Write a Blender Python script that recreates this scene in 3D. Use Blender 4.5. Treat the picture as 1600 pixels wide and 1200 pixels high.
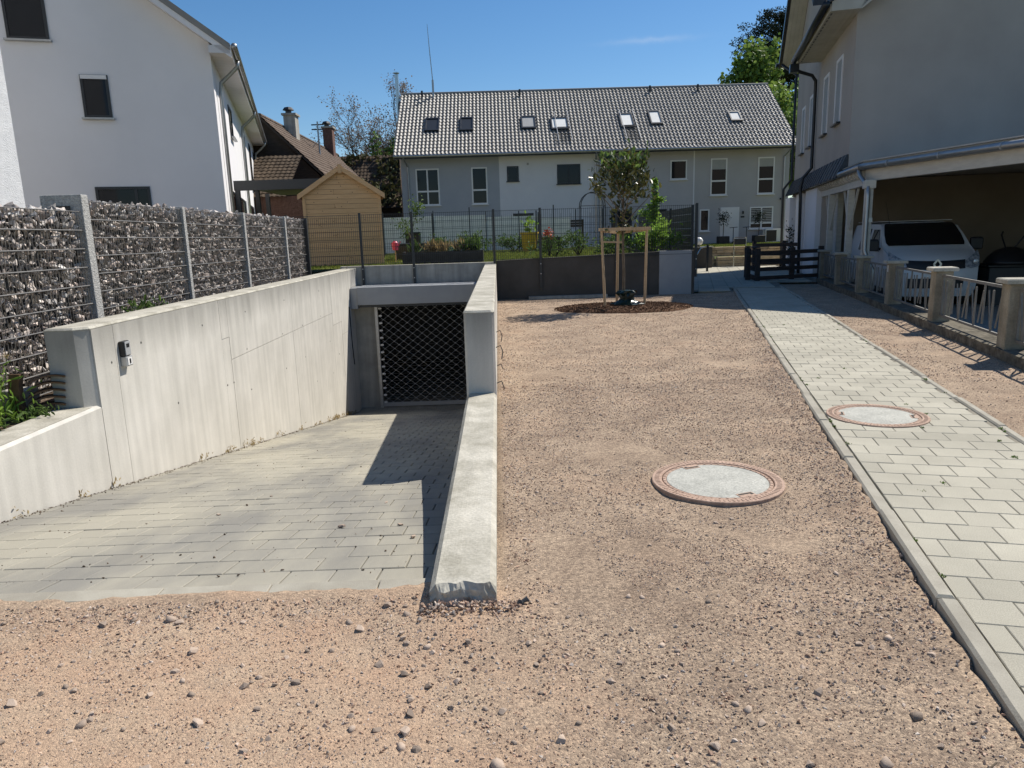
import bpy, bmesh, math, random
import numpy as np
from mathutils import Vector, Matrix, noise as mnoise

for o in list(bpy.data.objects):
    bpy.data.objects.remove(o)
SC = bpy.context.scene
COL = SC.collection
R = math.radians
rng = np.random.default_rng(7)
random.seed(7)

# ------------------------------------------------------------------ camera
EYE = 1.55
cam_d = bpy.data.cameras.new('camera')
cam_d.sensor_width = 36.0
cam_d.lens = 1130.0 / 1600.0 * 36.0
cam_d.clip_start = 0.05
cam_d.clip_end = 3000
cam = bpy.data.objects.new('camera', cam_d)
COL.objects.link(cam)
yc = Vector((777 - 800, 600 - 370, -1130)).normalized()        # the ramp's direction seen in camera axes
dn = Vector((975 - 800, 600 - 6300, -1130)).normalized()       # straight down seen in camera axes
zc = -(dn - yc * dn.dot(yc)); zc.normalize()
xc = yc.cross(zc)
M3 = Matrix((xc, yc, zc))
cam.matrix_world = Matrix.Translation((0, 0, EYE)) @ M3.to_4x4()
SC.camera = cam

# ------------------------------------------------------------------ sky, sun, exposure
SUN = Vector((0.65, 0.50, 1.0)).normalized()
sun_el = math.asin(SUN.z); sun_az = math.atan2(SUN.x, SUN.y)
world = bpy.data.worlds.new('World'); SC.world = world; world.use_nodes = True
wn = world.node_tree.nodes; wl = world.node_tree.links
wn.clear()
sky = wn.new('ShaderNodeTexSky'); sky.sky_type = 'NISHITA'; sky.sun_disc = False
sky.sun_elevation = sun_el; sky.sun_rotation = sun_az
sky.altitude = 300; sky.air_density = 1.0; sky.dust_density = 0.25; sky.ozone_density = 3.0
bg = wn.new('ShaderNodeBackground'); bg.inputs[1].default_value = 0.093
wo = wn.new('ShaderNodeOutputWorld')
hsv = wn.new('ShaderNodeHueSaturation'); hsv.inputs['Saturation'].default_value = 1.25
wl.new(sky.outputs[0], hsv.inputs['Color'])
# one faint wisp of cirrus, fixed in the sky
cd_ = M3 @ Vector((1015 - 800, 600 - 63, -1130)).normalized(); cdx = Vector((cd_.y, -cd_.x, 0)).normalized(); cdz = cdx.cross(cd_)
tcw = wn.new('ShaderNodeTexCoord')
def wdot(v, k):
    d_ = wn.new('ShaderNodeVectorMath'); d_.operation = 'DOT_PRODUCT'; d_.inputs[1].default_value = v * k; wl.new(tcw.outputs['Generated'], d_.inputs[0]); return d_.outputs['Value']
def wmath(op, a, b):
    m_ = wn.new('ShaderNodeMath'); m_.operation = op
    for i, q in enumerate((a, b)):
        if isinstance(q, (int, float)): m_.inputs[i].default_value = q
        elif q is not None: wl.new(q, m_.inputs[i])
    return m_.outputs[0]
hx = wdot(cdx, 1 / 0.045); hz = wdot(cdz, 1 / 0.0032)
wob = wn.new('ShaderNodeTexNoise'); wob.inputs['Scale'].default_value = 60; wob.inputs['Detail'].default_value = 4; wl.new(tcw.outputs['Generated'], wob.inputs['Vector'])
hz2 = wmath('ADD', hz, wmath('MULTIPLY', wmath('SUBTRACT', wob.outputs[0], 0.5), 3.0))
r2 = wmath('ADD', wmath('MULTIPLY', hx, hx), wmath('MULTIPLY', hz2, hz2))
front = wmath('GREATER_THAN', wdot(cd_, 1.0), 0.5)
fac = wmath('MULTIPLY', wmath('MULTIPLY', wmath('POWER', 2.718, wmath('MULTIPLY', r2, -1.0)), front), 0.16)
cm = wn.new('ShaderNodeMix'); cm.data_type = 'RGBA'; cm.inputs[7].default_value = (7.0, 7.4, 8.0, 1)
wl.new(fac, cm.inputs[0]); wl.new(hsv.outputs[0], cm.inputs[6])
wl.new(cm.outputs[2], bg.inputs[0]); wl.new(bg.outputs[0], wo.inputs[0])
sd = bpy.data.lights.new('sun', 'SUN'); sd.energy = 5.0; sd.angle = R(0.53); sd.color = (1.0, 0.95, 0.865)
sun = bpy.data.objects.new('sun', sd); COL.objects.link(sun)
sun.location = (20, 15, 40)
sun.rotation_euler = (-SUN).to_track_quat('-Z', 'Y').to_euler()
SC.view_settings.view_transform = 'Standard'; SC.view_settings.look = 'None'
SC.view_settings.gamma = 1.0; SC.view_settings.exposure = 0.25
SC.view_settings.use_curve_mapping = False
SC.render.engine = 'CYCLES'
SC.render.resolution_x = 1024; SC.render.resolution_y = 768

# ------------------------------------------------------------------ materials
def _n(nt, t, **kw):
    n = nt.nodes.new(t)
    for k, v in kw.items():
        setattr(n, k, v)
    return n

def rgba(c):
    return (c[0] * 1.02, c[1] * 0.995, c[2] * 0.955, 1.0)

def mat(name, c1, c2=None, scale=3.0, rough=0.8, bump=0.0, bscale=60.0, bdist=0.01, metal=0.0, spec=0.5,
        rnd=0.0, isl=0.0, stretch=(1, 1, 1), speck=0.0, speck_scale=200.0, detail=6.0, lo=0.35, hi=0.65,
        streak=None, trans=0.0, hue=0.0, world=False, topstain=None, coat=0.0):
    m = bpy.data.materials.new(name); m.use_nodes = True
    nt = m.node_tree; nt.nodes.clear(); L = nt.links.new
    out = _n(nt, 'ShaderNodeOutputMaterial'); b = _n(nt, 'ShaderNodeBsdfPrincipled')
    L(b.outputs[0], out.inputs[0])
    b.inputs['Roughness'].default_value = rough
    b.inputs['Metallic'].default_value = metal
    b.inputs['Specular IOR Level'].default_value = spec
    tc = _n(nt, 'ShaderNodeTexCoord')
    col = None
    if c2 is None:
        rgb = _n(nt, 'ShaderNodeRGB'); rgb.outputs[0].default_value = rgba(c1); col = rgb.outputs[0]
    else:
        mp = _n(nt, 'ShaderNodeMapping'); mp.inputs['Scale'].default_value = stretch
        if world:
            gw = _n(nt, 'ShaderNodeNewGeometry'); L(gw.outputs['Position'], mp.inputs[0])
        else:
            L(tc.outputs['Object'], mp.inputs[0])
        nz = _n(nt, 'ShaderNodeTexNoise'); nz.inputs['Scale'].default_value = scale
        nz.inputs['Detail'].default_value = detail; nz.inputs['Roughness'].default_value = 0.6
        L(mp.outputs[0], nz.inputs['Vector'])
        rp = _n(nt, 'ShaderNodeValToRGB')
        rp.color_ramp.elements[0].position = lo; rp.color_ramp.elements[0].color = rgba(c1)
        rp.color_ramp.elements[1].position = hi; rp.color_ramp.elements[1].color = rgba(c2)
        L(nz.outputs[0], rp.inputs[0]); col = rp.outputs[0]
    def mul(col, fac_socket, lo_v, hi_v):
        mr = _n(nt, 'ShaderNodeMapRange'); mr.inputs['To Min'].default_value = lo_v; mr.inputs['To Max'].default_value = hi_v
        L(fac_socket, mr.inputs['Value'])
        mx = _n(nt, 'ShaderNodeMix', data_type='RGBA', blend_type='MULTIPLY'); mx.inputs[0].default_value = 1.0
        L(col, mx.inputs[6]); L(mr.outputs[0], mx.inputs[7]); return mx.outputs[2]
    if speck > 0:
        n2 = _n(nt, 'ShaderNodeTexNoise'); n2.inputs['Scale'].default_value = speck_scale; n2.inputs['Detail'].default_value = 3
        L(tc.outputs['Object'], n2.inputs['Vector'])
        st = _n(nt, 'ShaderNodeMapRange'); st.inputs['From Min'].default_value = 0.3; st.inputs['From Max'].default_value = 0.7
        L(n2.outputs[0], st.inputs['Value'])
        col = mul(col, st.outputs[0], 1 - speck, 1 + speck * 0.6)
    if streak:                                   # vertical run-off stains: (strength, scale)
        mp3 = _n(nt, 'ShaderNodeMapping'); mp3.inputs['Scale'].default_value = (streak[1], streak[1], streak[1] * 0.045)
        L(tc.outputs['Object'], mp3.inputs[0])
        n3 = _n(nt, 'ShaderNodeTexNoise'); n3.inputs['Scale'].default_value = 1.0; n3.inputs['Detail'].default_value = 5
        L(mp3.outputs[0], n3.inputs['Vector'])
        st = _n(nt, 'ShaderNodeMapRange'); st.inputs['From Min'].default_value = 0.36; st.inputs['From Max'].default_value = 0.62
        L(n3.outputs[0], st.inputs['Value'])
        col = mul(col, st.outputs[0], 1 - streak[0], 1.0)
    if topstain:                                 # dirt washed down from the coping: (world z of the top, depth, strength, scale)
        gw = _n(nt, 'ShaderNodeNewGeometry'); mp4 = _n(nt, 'ShaderNodeMapping'); k4 = topstain[3]; mp4.inputs['Scale'].default_value = (k4, k4, k4 * 0.03)
        L(gw.outputs['Position'], mp4.inputs[0])
        n5 = _n(nt, 'ShaderNodeTexNoise'); n5.inputs['Scale'].default_value = 1.0; n5.inputs['Detail'].default_value = 5; L(mp4.outputs[0], n5.inputs['Vector'])
        sz = _n(nt, 'ShaderNodeSeparateXYZ'); L(gw.outputs['Position'], sz.inputs[0])
        dz_ = _n(nt, 'ShaderNodeMapRange'); dz_.inputs['From Min'].default_value = topstain[0] - topstain[1]; dz_.inputs['From Max'].default_value = topstain[0]
        L(sz.outputs['Z'], dz_.inputs['Value'])
        cut = _n(nt, 'ShaderNodeMath', operation='ADD'); L(dz_.outputs[0], cut.inputs[0]); L(n5.outputs[0], cut.inputs[1])
        st5 = _n(nt, 'ShaderNodeMapRange'); st5.inputs['From Min'].default_value = 0.75; st5.inputs['From Max'].default_value = 1.45; L(cut.outputs[0], st5.inputs['Value'])
        col = mul(col, st5.outputs[0], 1.0, 1 - topstain[2])
    if rnd > 0:
        oi = _n(nt, 'ShaderNodeObjectInfo'); col = mul(col, oi.outputs['Random'], 1 - rnd, 1 + rnd)
    if isl > 0:
        ge = _n(nt, 'ShaderNodeNewGeometry'); col = mul(col, ge.outputs['Random Per Island'], 1 - isl, 1 + isl)
        if hue > 0:
            hs = _n(nt, 'ShaderNodeHueSaturation'); mr = _n(nt, 'ShaderNodeMapRange')
            m7 = _n(nt, 'ShaderNodeMath', operation='MULTIPLY'); m7.inputs[1].default_value = 7.31
            fr = _n(nt, 'ShaderNodeMath', operation='FRACT')
            L(ge.outputs['Random Per Island'], m7.inputs[0]); L(m7.outputs[0], fr.inputs[0])
            mr.inputs['To Min'].default_value = 0.5 - hue; mr.inputs['To Max'].default_value = 0.5 + hue
            L(fr.outputs[0], mr.inputs['Value']); L(mr.outputs[0], hs.inputs['Hue'])
            sr = _n(nt, 'ShaderNodeMapRange'); sr.inputs['To Min'].default_value = 1.25; sr.inputs['To Max'].default_value = 0.55
            L(fr.outputs[0], sr.inputs['Value']); L(sr.outputs[0], hs.inputs['Saturation'])
            L(col, hs.inputs['Color']); col = hs.outputs[0]
    L(col, b.inputs['Base Color'])
    if bump > 0:
        n4 = _n(nt, 'ShaderNodeTexNoise'); n4.inputs['Scale'].default_value = bscale; n4.inputs['Detail'].default_value = 8
        L(tc.outputs['Object'], n4.inputs['Vector'])
        bp = _n(nt, 'ShaderNodeBump'); bp.inputs['Strength'].default_value = bump; bp.inputs['Distance'].default_value = bdist
        L(n4.outputs[0], bp.inputs['Height']); L(bp.outputs[0], b.inputs['Normal'])
    if trans > 0:                                # thin leaves let light through
        tr = _n(nt, 'ShaderNodeBsdfTranslucent'); L(col, tr.inputs[0])
        ms = _n(nt, 'ShaderNodeMixShader'); ms.inputs[0].default_value = trans
        L(b.outputs[0], ms.inputs[1]); L(tr.outputs[0], ms.inputs[2]); L(ms.outputs[0], out.inputs[0])
    if coat > 0:
        b.inputs['Coat Weight'].default_value = coat; b.inputs['Coat Roughness'].default_value = 0.28
    return m

def gravel_material():
    m = bpy.data.materials.new('gravel'); m.use_nodes = True
    nt = m.node_tree; nt.nodes.clear(); L = nt.links.new
    out = _n(nt, 'ShaderNodeOutputMaterial'); b = _n(nt, 'ShaderNodeBsdfPrincipled'); L(b.outputs[0], out.inputs[0])
    b.inputs['Roughness'].default_value = 0.95; b.inputs['Specular IOR Level'].default_value = 0.2
    tc = _n(nt, 'ShaderNodeTexCoord'); P = tc.outputs['Object']
    def nz(scale, det, rough=0.6):
        n = _n(nt, 'ShaderNodeTexNoise'); n.inputs['Scale'].default_value = scale; n.inputs['Detail'].default_value = det
        n.inputs['Roughness'].default_value = rough; L(P, n.inputs['Vector']); return n.outputs[0]
    def ramp(sock, a, ca, bb, cb):
        r = _n(nt, 'ShaderNodeValToRGB'); e = r.color_ramp.elements
        e[0].position = a; e[0].color = rgba(ca); e[1].position = bb; e[1].color = rgba(cb); L(sock, r.inputs[0]); return r.outputs[0]
    def mix(a, bb, f, mode='MIX', fac=1.0):
        x = _n(nt, 'ShaderNodeMix', data_type='RGBA', blend_type=mode)
        if f is None: x.inputs[0].default_value = fac
        else: L(f, x.inputs[0])
        L(a, x.inputs[6]); L(bb, x.inputs[7]); return x.outputs[2]
    stony = ramp(nz(2.2, 8), 0.35, (0.30, 0.240, 0.192), 0.7, (0.44, 0.363, 0.29))
    sandy = ramp(nz(3.0, 8), 0.3, (0.52, 0.36, 0.255), 0.7, (0.53, 0.415, 0.31))
    sx = _n(nt, 'ShaderNodeSeparateXYZ'); L(P, sx.inputs[0])
    # worn sandy strip where cars turn into the ramp: near edge of the yard
    mx1 = _n(nt, 'ShaderNodeMapRange'); mx1.inputs['From Min'].default_value = 3.35; mx1.inputs['From Max'].default_value = 2.5
    L(sx.outputs['Y'], mx1.inputs['Value'])
    mx2 = _n(nt, 'ShaderNodeMapRange'); mx2.inputs['From Min'].default_value = 0.45; mx2.inputs['From Max'].default_value = -0.35
    L(sx.outputs['X'], mx2.inputs['Value'])
    mm = _n(nt, 'ShaderNodeMath', operation='MULTIPLY'); L(mx1.outputs[0], mm.inputs[0]); L(mx2.outputs[0], mm.inputs[1])
    pn = _n(nt, 'ShaderNodeMapRange'); pn.inputs['From Min'].default_value = 0.44; pn.inputs['From Max'].default_value = 0.60
    L(nz(1.3, 6), pn.inputs['Value'])
    ad = _n(nt, 'ShaderNodeMath', operation='MULTIPLY_ADD'); L(pn.outputs[0], ad.inputs[0]); ad.inputs[1].default_value = 0.42
    L(mm.outputs[0], ad.inputs[2]); ad.use_clamp = True
    sub = _n(nt, 'ShaderNodeMath', operation='SUBTRACT'); L(ad.outputs[0], sub.inputs[0]); sub.inputs[1].default_value = 0.2; sub.use_clamp = True
    col = mix(stony, sandy, sub.outputs[0])
    calm = _n(nt, 'ShaderNodeMapRange'); calm.inputs['To Min'].default_value = 1.0; calm.inputs['To Max'].default_value = 0.35; L(sub.outputs[0], calm.inputs['Value'])
    def grains(scale, strength, col):
        gs = _n(nt, 'ShaderNodeMath', operation='MULTIPLY'); gs.inputs[1].default_value = strength; L(calm.outputs[0], gs.inputs[0])
        v = _n(nt, 'ShaderNodeTexVoronoi'); v.inputs['Scale'].default_value = scale; L(P, v.inputs['Vector'])
        hsv = _n(nt, 'ShaderNodeSeparateColor'); L(v.outputs['Color'], hsv.inputs[0])
        tint = ramp(hsv.outputs[0], 0.0, (0.50, 0.48, 0.49), 1.0, (1.42, 1.40, 1.36))
        return mix(col, mix(col, tint, None, 'MULTIPLY'), gs.outputs[0]), v.outputs['Distance']
    col, d1 = grains(95, 0.75, col)
    col, d2 = grains(230, 0.6, col)
    L(col, b.inputs['Base Color'])
    hgt = _n(nt, 'ShaderNodeMath', operation='MULTIPLY_ADD'); L(d1, hgt.inputs[0]); hgt.inputs[1].default_value = -0.7
    L(nz(320, 4), hgt.inputs[2])
    h2 = _n(nt, 'ShaderNodeMath', operation='MULTIPLY_ADD'); L(d2, h2.inputs[0]); h2.inputs[1].default_value = -0.4; L(hgt.outputs[0], h2.inputs[2])
    bp = _n(nt, 'ShaderNodeBump'); bp.inputs['Strength'].default_value = 0.75; bp.inputs['Distance'].default_value = 0.008
    L(h2.outputs[0], bp.inputs['Height']); L(bp.outputs[0], b.inputs['Normal'])
    return m

M = {}
M['gravel'] = gravel_material()
M['stone'] = mat('gravel_stone', (0.31, 0.225, 0.175), (0.48, 0.37, 0.29), scale=14, rough=0.9, isl=0.42, hue=0.010, bump=0.4, bscale=90, spec=0.1)
M['pebble'] = mat('pebble', (0.30, 0.235, 0.19), (0.46, 0.37, 0.30), scale=25, rough=0.8, rnd=0.36, bump=0.3, bscale=120, spec=0.2)
M['concrete'] = mat('concrete', (0.555, 0.54, 0.50), (0.64, 0.622, 0.58), scale=1.6, rough=0.88, bump=0.25, bscale=45, bdist=0.004, streak=(0.12, 9.0), speck=0.05, speck_scale=70, spec=0.2, rnd=0.03, topstain=(.87, .55, .38, 5.0))
M['concrete_top'] = mat('concrete_top', (0.33, 0.315, 0.265), (0.53, 0.51, 0.45), scale=4, rough=0.9, bump=0.5, bscale=60, bdist=0.006, speck=0.16, speck_scale=60, spec=0.2)
M['concrete_grey'] = mat('concrete_grey', (0.36, 0.35, 0.32), (0.47, 0.455, 0.415), scale=3, rough=0.9, bump=0.3, bscale=50, bdist=0.005, streak=(0.25, 7.0), speck=0.06, spec=0.2)
M['hole'] = mat('tie_hole', (0.09, 0.09, 0.085), rough=1, spec=0.0)
M['dark_wall'] = mat('dark_render', (0.07, 0.066, 0.06), (0.095, 0.09, 0.083), scale=1.5, rough=0.9, bump=0.2, bscale=90, spec=0.2)
M['grey_panel'] = mat('grey_panel', (0.30, 0.315, 0.335), (0.34, 0.355, 0.375), scale=2, rough=0.7, spec=0.3, bump=0.1, bscale=80)
M['ramp_paver'] = mat('ramp_paver', (0.235, 0.228, 0.207), (0.365, 0.345, 0.287), scale=1.1, stretch=(1.0, 0.28, 1), world=True, lo=.38, hi=.58, rough=0.9, bump=0.45, bscale=260, bdist=0.003, rnd=0.05, isl=0.06, speck=0.16, speck_scale=220, spec=0.2)
M['path_paver'] = mat('path_paver', (0.375, 0.358, 0.30), (0.455, 0.435, 0.365), scale=1.3, world=True, rough=0.9, bump=0.45, bscale=260, bdist=0.003, rnd=0.07, isl=0.07, speck=0.24, speck_scale=190, spec=0.2)
M['kerb'] = mat('kerb', (0.31, 0.29, 0.245), (0.40, 0.38, 0.325), scale=4, rough=0.9, bump=0.3, bscale=150, bdist=0.004, rnd=0.06, speck=0.14, spec=0.2)
M['joint'] = mat('joint_sand', (0.13, 0.12, 0.10), (0.34, 0.32, 0.27), scale=6, rough=1, bump=0.5, bscale=200, spec=0.1)
M['soil'] = mat('soil', (0.10, 0.075, 0.055), (0.19, 0.15, 0.115), scale=9, rough=1, bump=0.8, bscale=40, bdist=0.03, spec=0.1)
M['yard'] = mat('yard_concrete', (0.30, 0.29, 0.27), (0.38, 0.37, 0.345), scale=1.2, rough=0.9, bump=0.2, bscale=60, spec=0.2, speck=0.1)
M['grass_floor'] = mat('grass_floor', (0.085, 0.11, 0.028), (0.14, 0.165, 0.045), scale=6, rough=1, bump=0.8, bscale=60, bdist=0.03, spec=0.1)
M['grass'] = mat('grass', (0.13, 0.17, 0.035), (0.22, 0.25, 0.06), scale=2, rough=0.8, isl=0.35, trans=0.3, spec=0.2)
M['galv'] = mat('galvanised', (0.42, 0.43, 0.44), (0.52, 0.53, 0.54), scale=12, rough=0.45, metal=0.6)
M['zinc'] = mat('zinc', (0.33, 0.345, 0.36), (0.42, 0.43, 0.44), scale=5, rough=0.38, metal=0.75)
M['wire'] = mat('steel_wire', (0.13, 0.125, 0.12), (0.19, 0.185, 0.18), scale=10, rough=0.5, metal=0.3)
M['granite'] = mat('granite', (0.34, 0.34, 0.335), (0.50, 0.50, 0.49), scale=30, rough=0.9, bump=0.9, bscale=60, bdist=0.02, speck=0.25, speck_scale=120, spec=0.2)
M['gabion'] = mat('gabion_stone', (0.34, 0.295, 0.27), (0.62, 0.565, 0.525), scale=7, rough=0.85, isl=0.45, rnd=0.4, hue=0.012, bump=0.4, bscale=40, bdist=0.01, spec=0.25)
M['gabion_dark'] = mat('gabion_fill', (0.05, 0.047, 0.044), (0.12, 0.11, 0.10), scale=14, rough=1, bump=1.0, bscale=18, bdist=0.05, spec=0.1)
M['anthracite'] = mat('anthracite', (0.03, 0.033, 0.036), rough=0.5)
M['black'] = mat('black_paint', (0.012, 0.012, 0.014), rough=0.4)
M['black_metal'] = mat('black_gutter', (0.022, 0.024, 0.028), rough=0.35, metal=0.2)
M['plaster_white'] = mat('white_plaster', (0.75, 0.745, 0.77), (0.79, 0.785, 0.81), scale=0.7, rough=0.92, bump=0.25, bscale=180, bdist=0.003, spec=0.2)
M['plaster_rough'] = mat('rough_plaster', (0.60, 0.62, 0.65), (0.68, 0.70, 0.73), scale=6, rough=0.95, bump=0.8, bscale=45, bdist=0.02, spec=0.2)
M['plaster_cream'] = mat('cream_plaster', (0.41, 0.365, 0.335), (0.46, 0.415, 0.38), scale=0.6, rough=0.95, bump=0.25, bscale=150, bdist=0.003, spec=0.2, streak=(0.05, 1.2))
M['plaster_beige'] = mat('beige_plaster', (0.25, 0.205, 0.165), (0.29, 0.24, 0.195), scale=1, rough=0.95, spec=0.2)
M['wall_slate'] = mat('slate_plaster', (0.36, 0.385, 0.43), (0.39, 0.415, 0.455), scale=1, rough=0.95, bump=0.2, bscale=120, bdist=0.003, spec=0.2)
M['wall_white'] = mat('pale_plaster', (0.66, 0.67, 0.71), (0.70, 0.71, 0.74), scale=1, rough=0.95, bump=0.2, bscale=120, bdist=0.003, spec=0.2)
M['wall_grey'] = mat('grey_plaster', (0.43, 0.425, 0.445), (0.465, 0.46, 0.48), scale=1, rough=0.95, bump=0.2, bscale=120, bdist=0.003, spec=0.2)
M['wall_grey2'] = mat('warm_grey_plaster', (0.40, 0.395, 0.405), (0.43, 0.425, 0.435), scale=1, rough=0.95, bump=0.2, bscale=120, bdist=0.003, spec=0.2)
M['white_frame'] = mat('white_frame', (0.72, 0.73, 0.74), rough=0.4)
M['dark_frame'] = mat('dark_frame', (0.02, 0.023, 0.028), rough=0.4)
M['glass'] = mat('window_glass', (0.010, 0.012, 0.016), rough=0.06, spec=0.28)
M['blind'] = mat('roller_blind', (0.33, 0.34, 0.34), (0.38, 0.38, 0.38), scale=3, rough=0.8)
M['soffit'] = mat('soffit_white', (0.64, 0.63, 0.64), (0.70, 0.69, 0.70), scale=2, rough=0.8, stretch=(1, 6, 1))
M['soffit_old'] = mat('soffit_cream', (0.42, 0.39, 0.34), (0.50, 0.47, 0.42), scale=2, rough=0.85)
M['tile_grey'] = mat('grey_roof_tile', (0.235, 0.222, 0.205), (0.28, 0.265, 0.245), scale=3, rough=0.48, spec=0.4)
M['tile_brown'] = mat('brown_roof_tile', (0.105, 0.078, 0.062), (0.175, 0.135, 0.11), scale=2.5, rough=0.9, bump=0.3, bscale=20, speck=0.25, speck_scale=9, rnd=0.1, isl=0.18, spec=0.2)
M['tile_old'] = mat('weathered_tile', (0.055, 0.042, 0.032), (0.12, 0.09, 0.065), scale=2.5, rough=0.95, speck=0.3, speck_scale=8, isl=0.25, spec=0.15)
M['brick_red'] = mat('red_brick', (0.12, 0.06, 0.045), (0.17, 0.09, 0.07), scale=8, rough=0.95, speck=0.3, speck_scale=20)
M['timber_dark'] = mat('dark_timber', (0.035, 0.028, 0.022), (0.065, 0.052, 0.042), scale=3, rough=0.9, stretch=(1, 1, 9))
M['chimney'] = mat('chimney_brick', (0.22, 0.17, 0.14), (0.30, 0.24, 0.21), scale=9, rough=0.95, speck=0.2, speck_scale=15)
M['pine'] = mat('pine_board', (0.60, 0.365, 0.185), (0.69, 0.45, 0.25), scale=5, rough=0.7, stretch=(0.5, 1, 14), rnd=0.07, spec=0.3)
M['knot'] = mat('pine_knot', (0.17, 0.085, 0.04), rough=0.7)
M['stake'] = mat('stake_wood', (0.42, 0.30, 0.175), (0.54, 0.40, 0.25), scale=6, rough=0.85, stretch=(6, 6, 0.8), speck=0.12, speck_scale=25)
M['fence_wood'] = mat('brown_fence_wood', (0.045, 0.032, 0.028), (0.075, 0.055, 0.05), scale=4, rough=0.8, stretch=(1, 1, 8))
M['timber_white'] = mat('white_timber', (0.52, 0.50, 0.46), (0.60, 0.58, 0.53), scale=4, rough=0.75, stretch=(1, 1, 4))
M['slate'] = mat('slate_shingle', (0.035, 0.037, 0.042), (0.065, 0.067, 0.072), scale=5, rough=0.6, rnd=0.25)
M['pillar'] = mat('fence_pillar', (0.27, 0.24, 0.185), (0.38, 0.345, 0.275), scale=4, rough=0.95, bump=0.5, bscale=60, bdist=0.008, streak=(0.3, 5.0), speck=0.14, speck_scale=40, rnd=0.08, spec=0.15)
M['fence_metal'] = mat('grey_fence_metal', (0.15, 0.148, 0.14), (0.20, 0.197, 0.19), scale=12, rough=0.55, metal=0.25)
M['plinth'] = mat('mossy_plinth', (0.10, 0.092, 0.075), (0.21, 0.19, 0.155), scale=6, rough=1, bump=0.8, bscale=30, bdist=0.02, speck=0.3, speck_scale=18, spec=0.1)
M['iron'] = mat('rusty_iron', (0.36, 0.245, 0.185), (0.47, 0.335, 0.26), scale=22, rough=0.8, metal=0.1, bump=0.4, bscale=80, bdist=0.003, speck=0.25, speck_scale=60)
M['cover'] = mat('cover_concrete', (0.36, 0.362, 0.33), (0.46, 0.46, 0.42), scale=6, rough=0.85, bump=0.3, bscale=120, bdist=0.003, speck=0.3, speck_scale=90)
M['van'] = mat('van_white', (0.66, 0.68, 0.71), rough=0.22, spec=0.5)
M['van_glass'] = mat('van_glass', (0.008, 0.009, 0.011), rough=0.05, spec=0.6)
M['van_trim'] = mat('van_trim', (0.015, 0.016, 0.02), rough=0.5)
M['chrome'] = mat('chrome', (0.62, 0.63, 0.65), rough=0.3, metal=0.7)
M['lamp_glass'] = mat('headlamp', (0.10, 0.12, 0.16), (0.45, 0.47, 0.52), scale=14, rough=0.1, spec=0.8)
M['tyre'] = mat('tyre', (0.015, 0.015, 0.015), rough=0.9)
M['mulch'] = mat('bark_mulch', (0.075, 0.042, 0.027), (0.16, 0.095, 0.06), scale=8, rough=0.95, isl=0.6, spec=0.15)
M['bark'] = mat('bark', (0.11, 0.085, 0.06), (0.20, 0.165, 0.125), scale=10, rough=0.95, stretch=(3, 3, 0.6), bump=0.5, bscale=40, bdist=0.01, spec=0.1)
M['bark_dark'] = mat('dark_bark', (0.045, 0.036, 0.03), (0.085, 0.07, 0.058), scale=6, rough=0.95, spec=0.1)
M['leaf_mag'] = mat('magnolia_leaf', (0.035, 0.055, 0.018), (0.125, 0.12, 0.032), scale=5, rough=0.26, isl=0.5, trans=0.2, spec=0.6)
M['leaf_bright'] = mat('bright_leaf', (0.15, 0.28, 0.04), (0.27, 0.40, 0.08), scale=3, rough=0.55, isl=0.4, trans=0.5, spec=0.3)
M['leaf_mid'] = mat('mid_leaf', (0.07, 0.13, 0.03), (0.14, 0.21, 0.055), scale=3, rough=0.6, isl=0.45, trans=0.4, spec=0.3)
M['leaf_tree'] = mat('maple_leaf', (0.12, 0.20, 0.035), (0.24, 0.33, 0.075), scale=0.6, rough=0.6, isl=0.4, trans=0.35, spec=0.3)
M['leaf_dark'] = mat('dark_needle', (0.018, 0.028, 0.018), (0.045, 0.055, 0.035), scale=0.5, rough=0.8, isl=0.45, trans=0.08, spec=0.2)
M['leaf_brown'] = mat('budding_leaf', (0.19, 0.145, 0.125), (0.29, 0.24, 0.20), scale=1, rough=0.8, isl=0.4, trans=0.25, spec=0.2)
M['leaf_ivy'] = mat('ivy_leaf', (0.045, 0.05, 0.02), (0.10, 0.10, 0.04), scale=1, rough=0.7, isl=0.5, trans=0.15, spec=0.2)
M['straw'] = mat('dry_grass', (0.33, 0.25, 0.12), (0.43, 0.34, 0.18), scale=5, rough=0.9, isl=0.3, trans=0.3)
M['bag'] = mat('green_bag', (0.005, 0.014, 0.010), (0.014, 0.032, 0.024), scale=10, rough=0.3)
M['stone_tan'] = mat('tan_stone', (0.36, 0.29, 0.19), (0.48, 0.40, 0.28), scale=6, rough=0.95, rnd=0.2, bump=0.6, bscale=30, bdist=0.02, spec=0.15)
M['corten'] = mat('rusted_steel', (0.10, 0.055, 0.028), (0.17, 0.10, 0.055), scale=8, rough=0.85, rnd=0.15, speck=0.2, speck_scale=40)
M['yellow'] = mat('yellow_plastic', (0.62, 0.40, 0.03), rough=0.5)
M['pink'] = mat('pink_plastic', (0.55, 0.06, 0.14), rough=0.5)
M['red'] = mat('red_flower', (0.62, 0.10, 0.03), rough=0.6, isl=0.3)
M['white_pl'] = mat('white_plastic', (0.75, 0.75, 0.74), rough=0.35)
M['grey_pl'] = mat('grey_plastic', (0.36, 0.37, 0.38), rough=0.45)
M['globe'] = mat('opal_globe', (0.80, 0.80, 0.78), rough=0.2)
M['white_board'] = mat('white_board', (0.74, 0.74, 0.71), (0.82, 0.82, 0.80), scale=4, rough=0.8, rnd=0.05)
M['steel'] = mat('stainless', (0.55, 0.55, 0.54), rough=0.25, metal=0.9)
M['planter'] = mat('black_planter', (0.018, 0.017, 0.017), (0.032, 0.03, 0.03), scale=6, rough=0.7)

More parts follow.
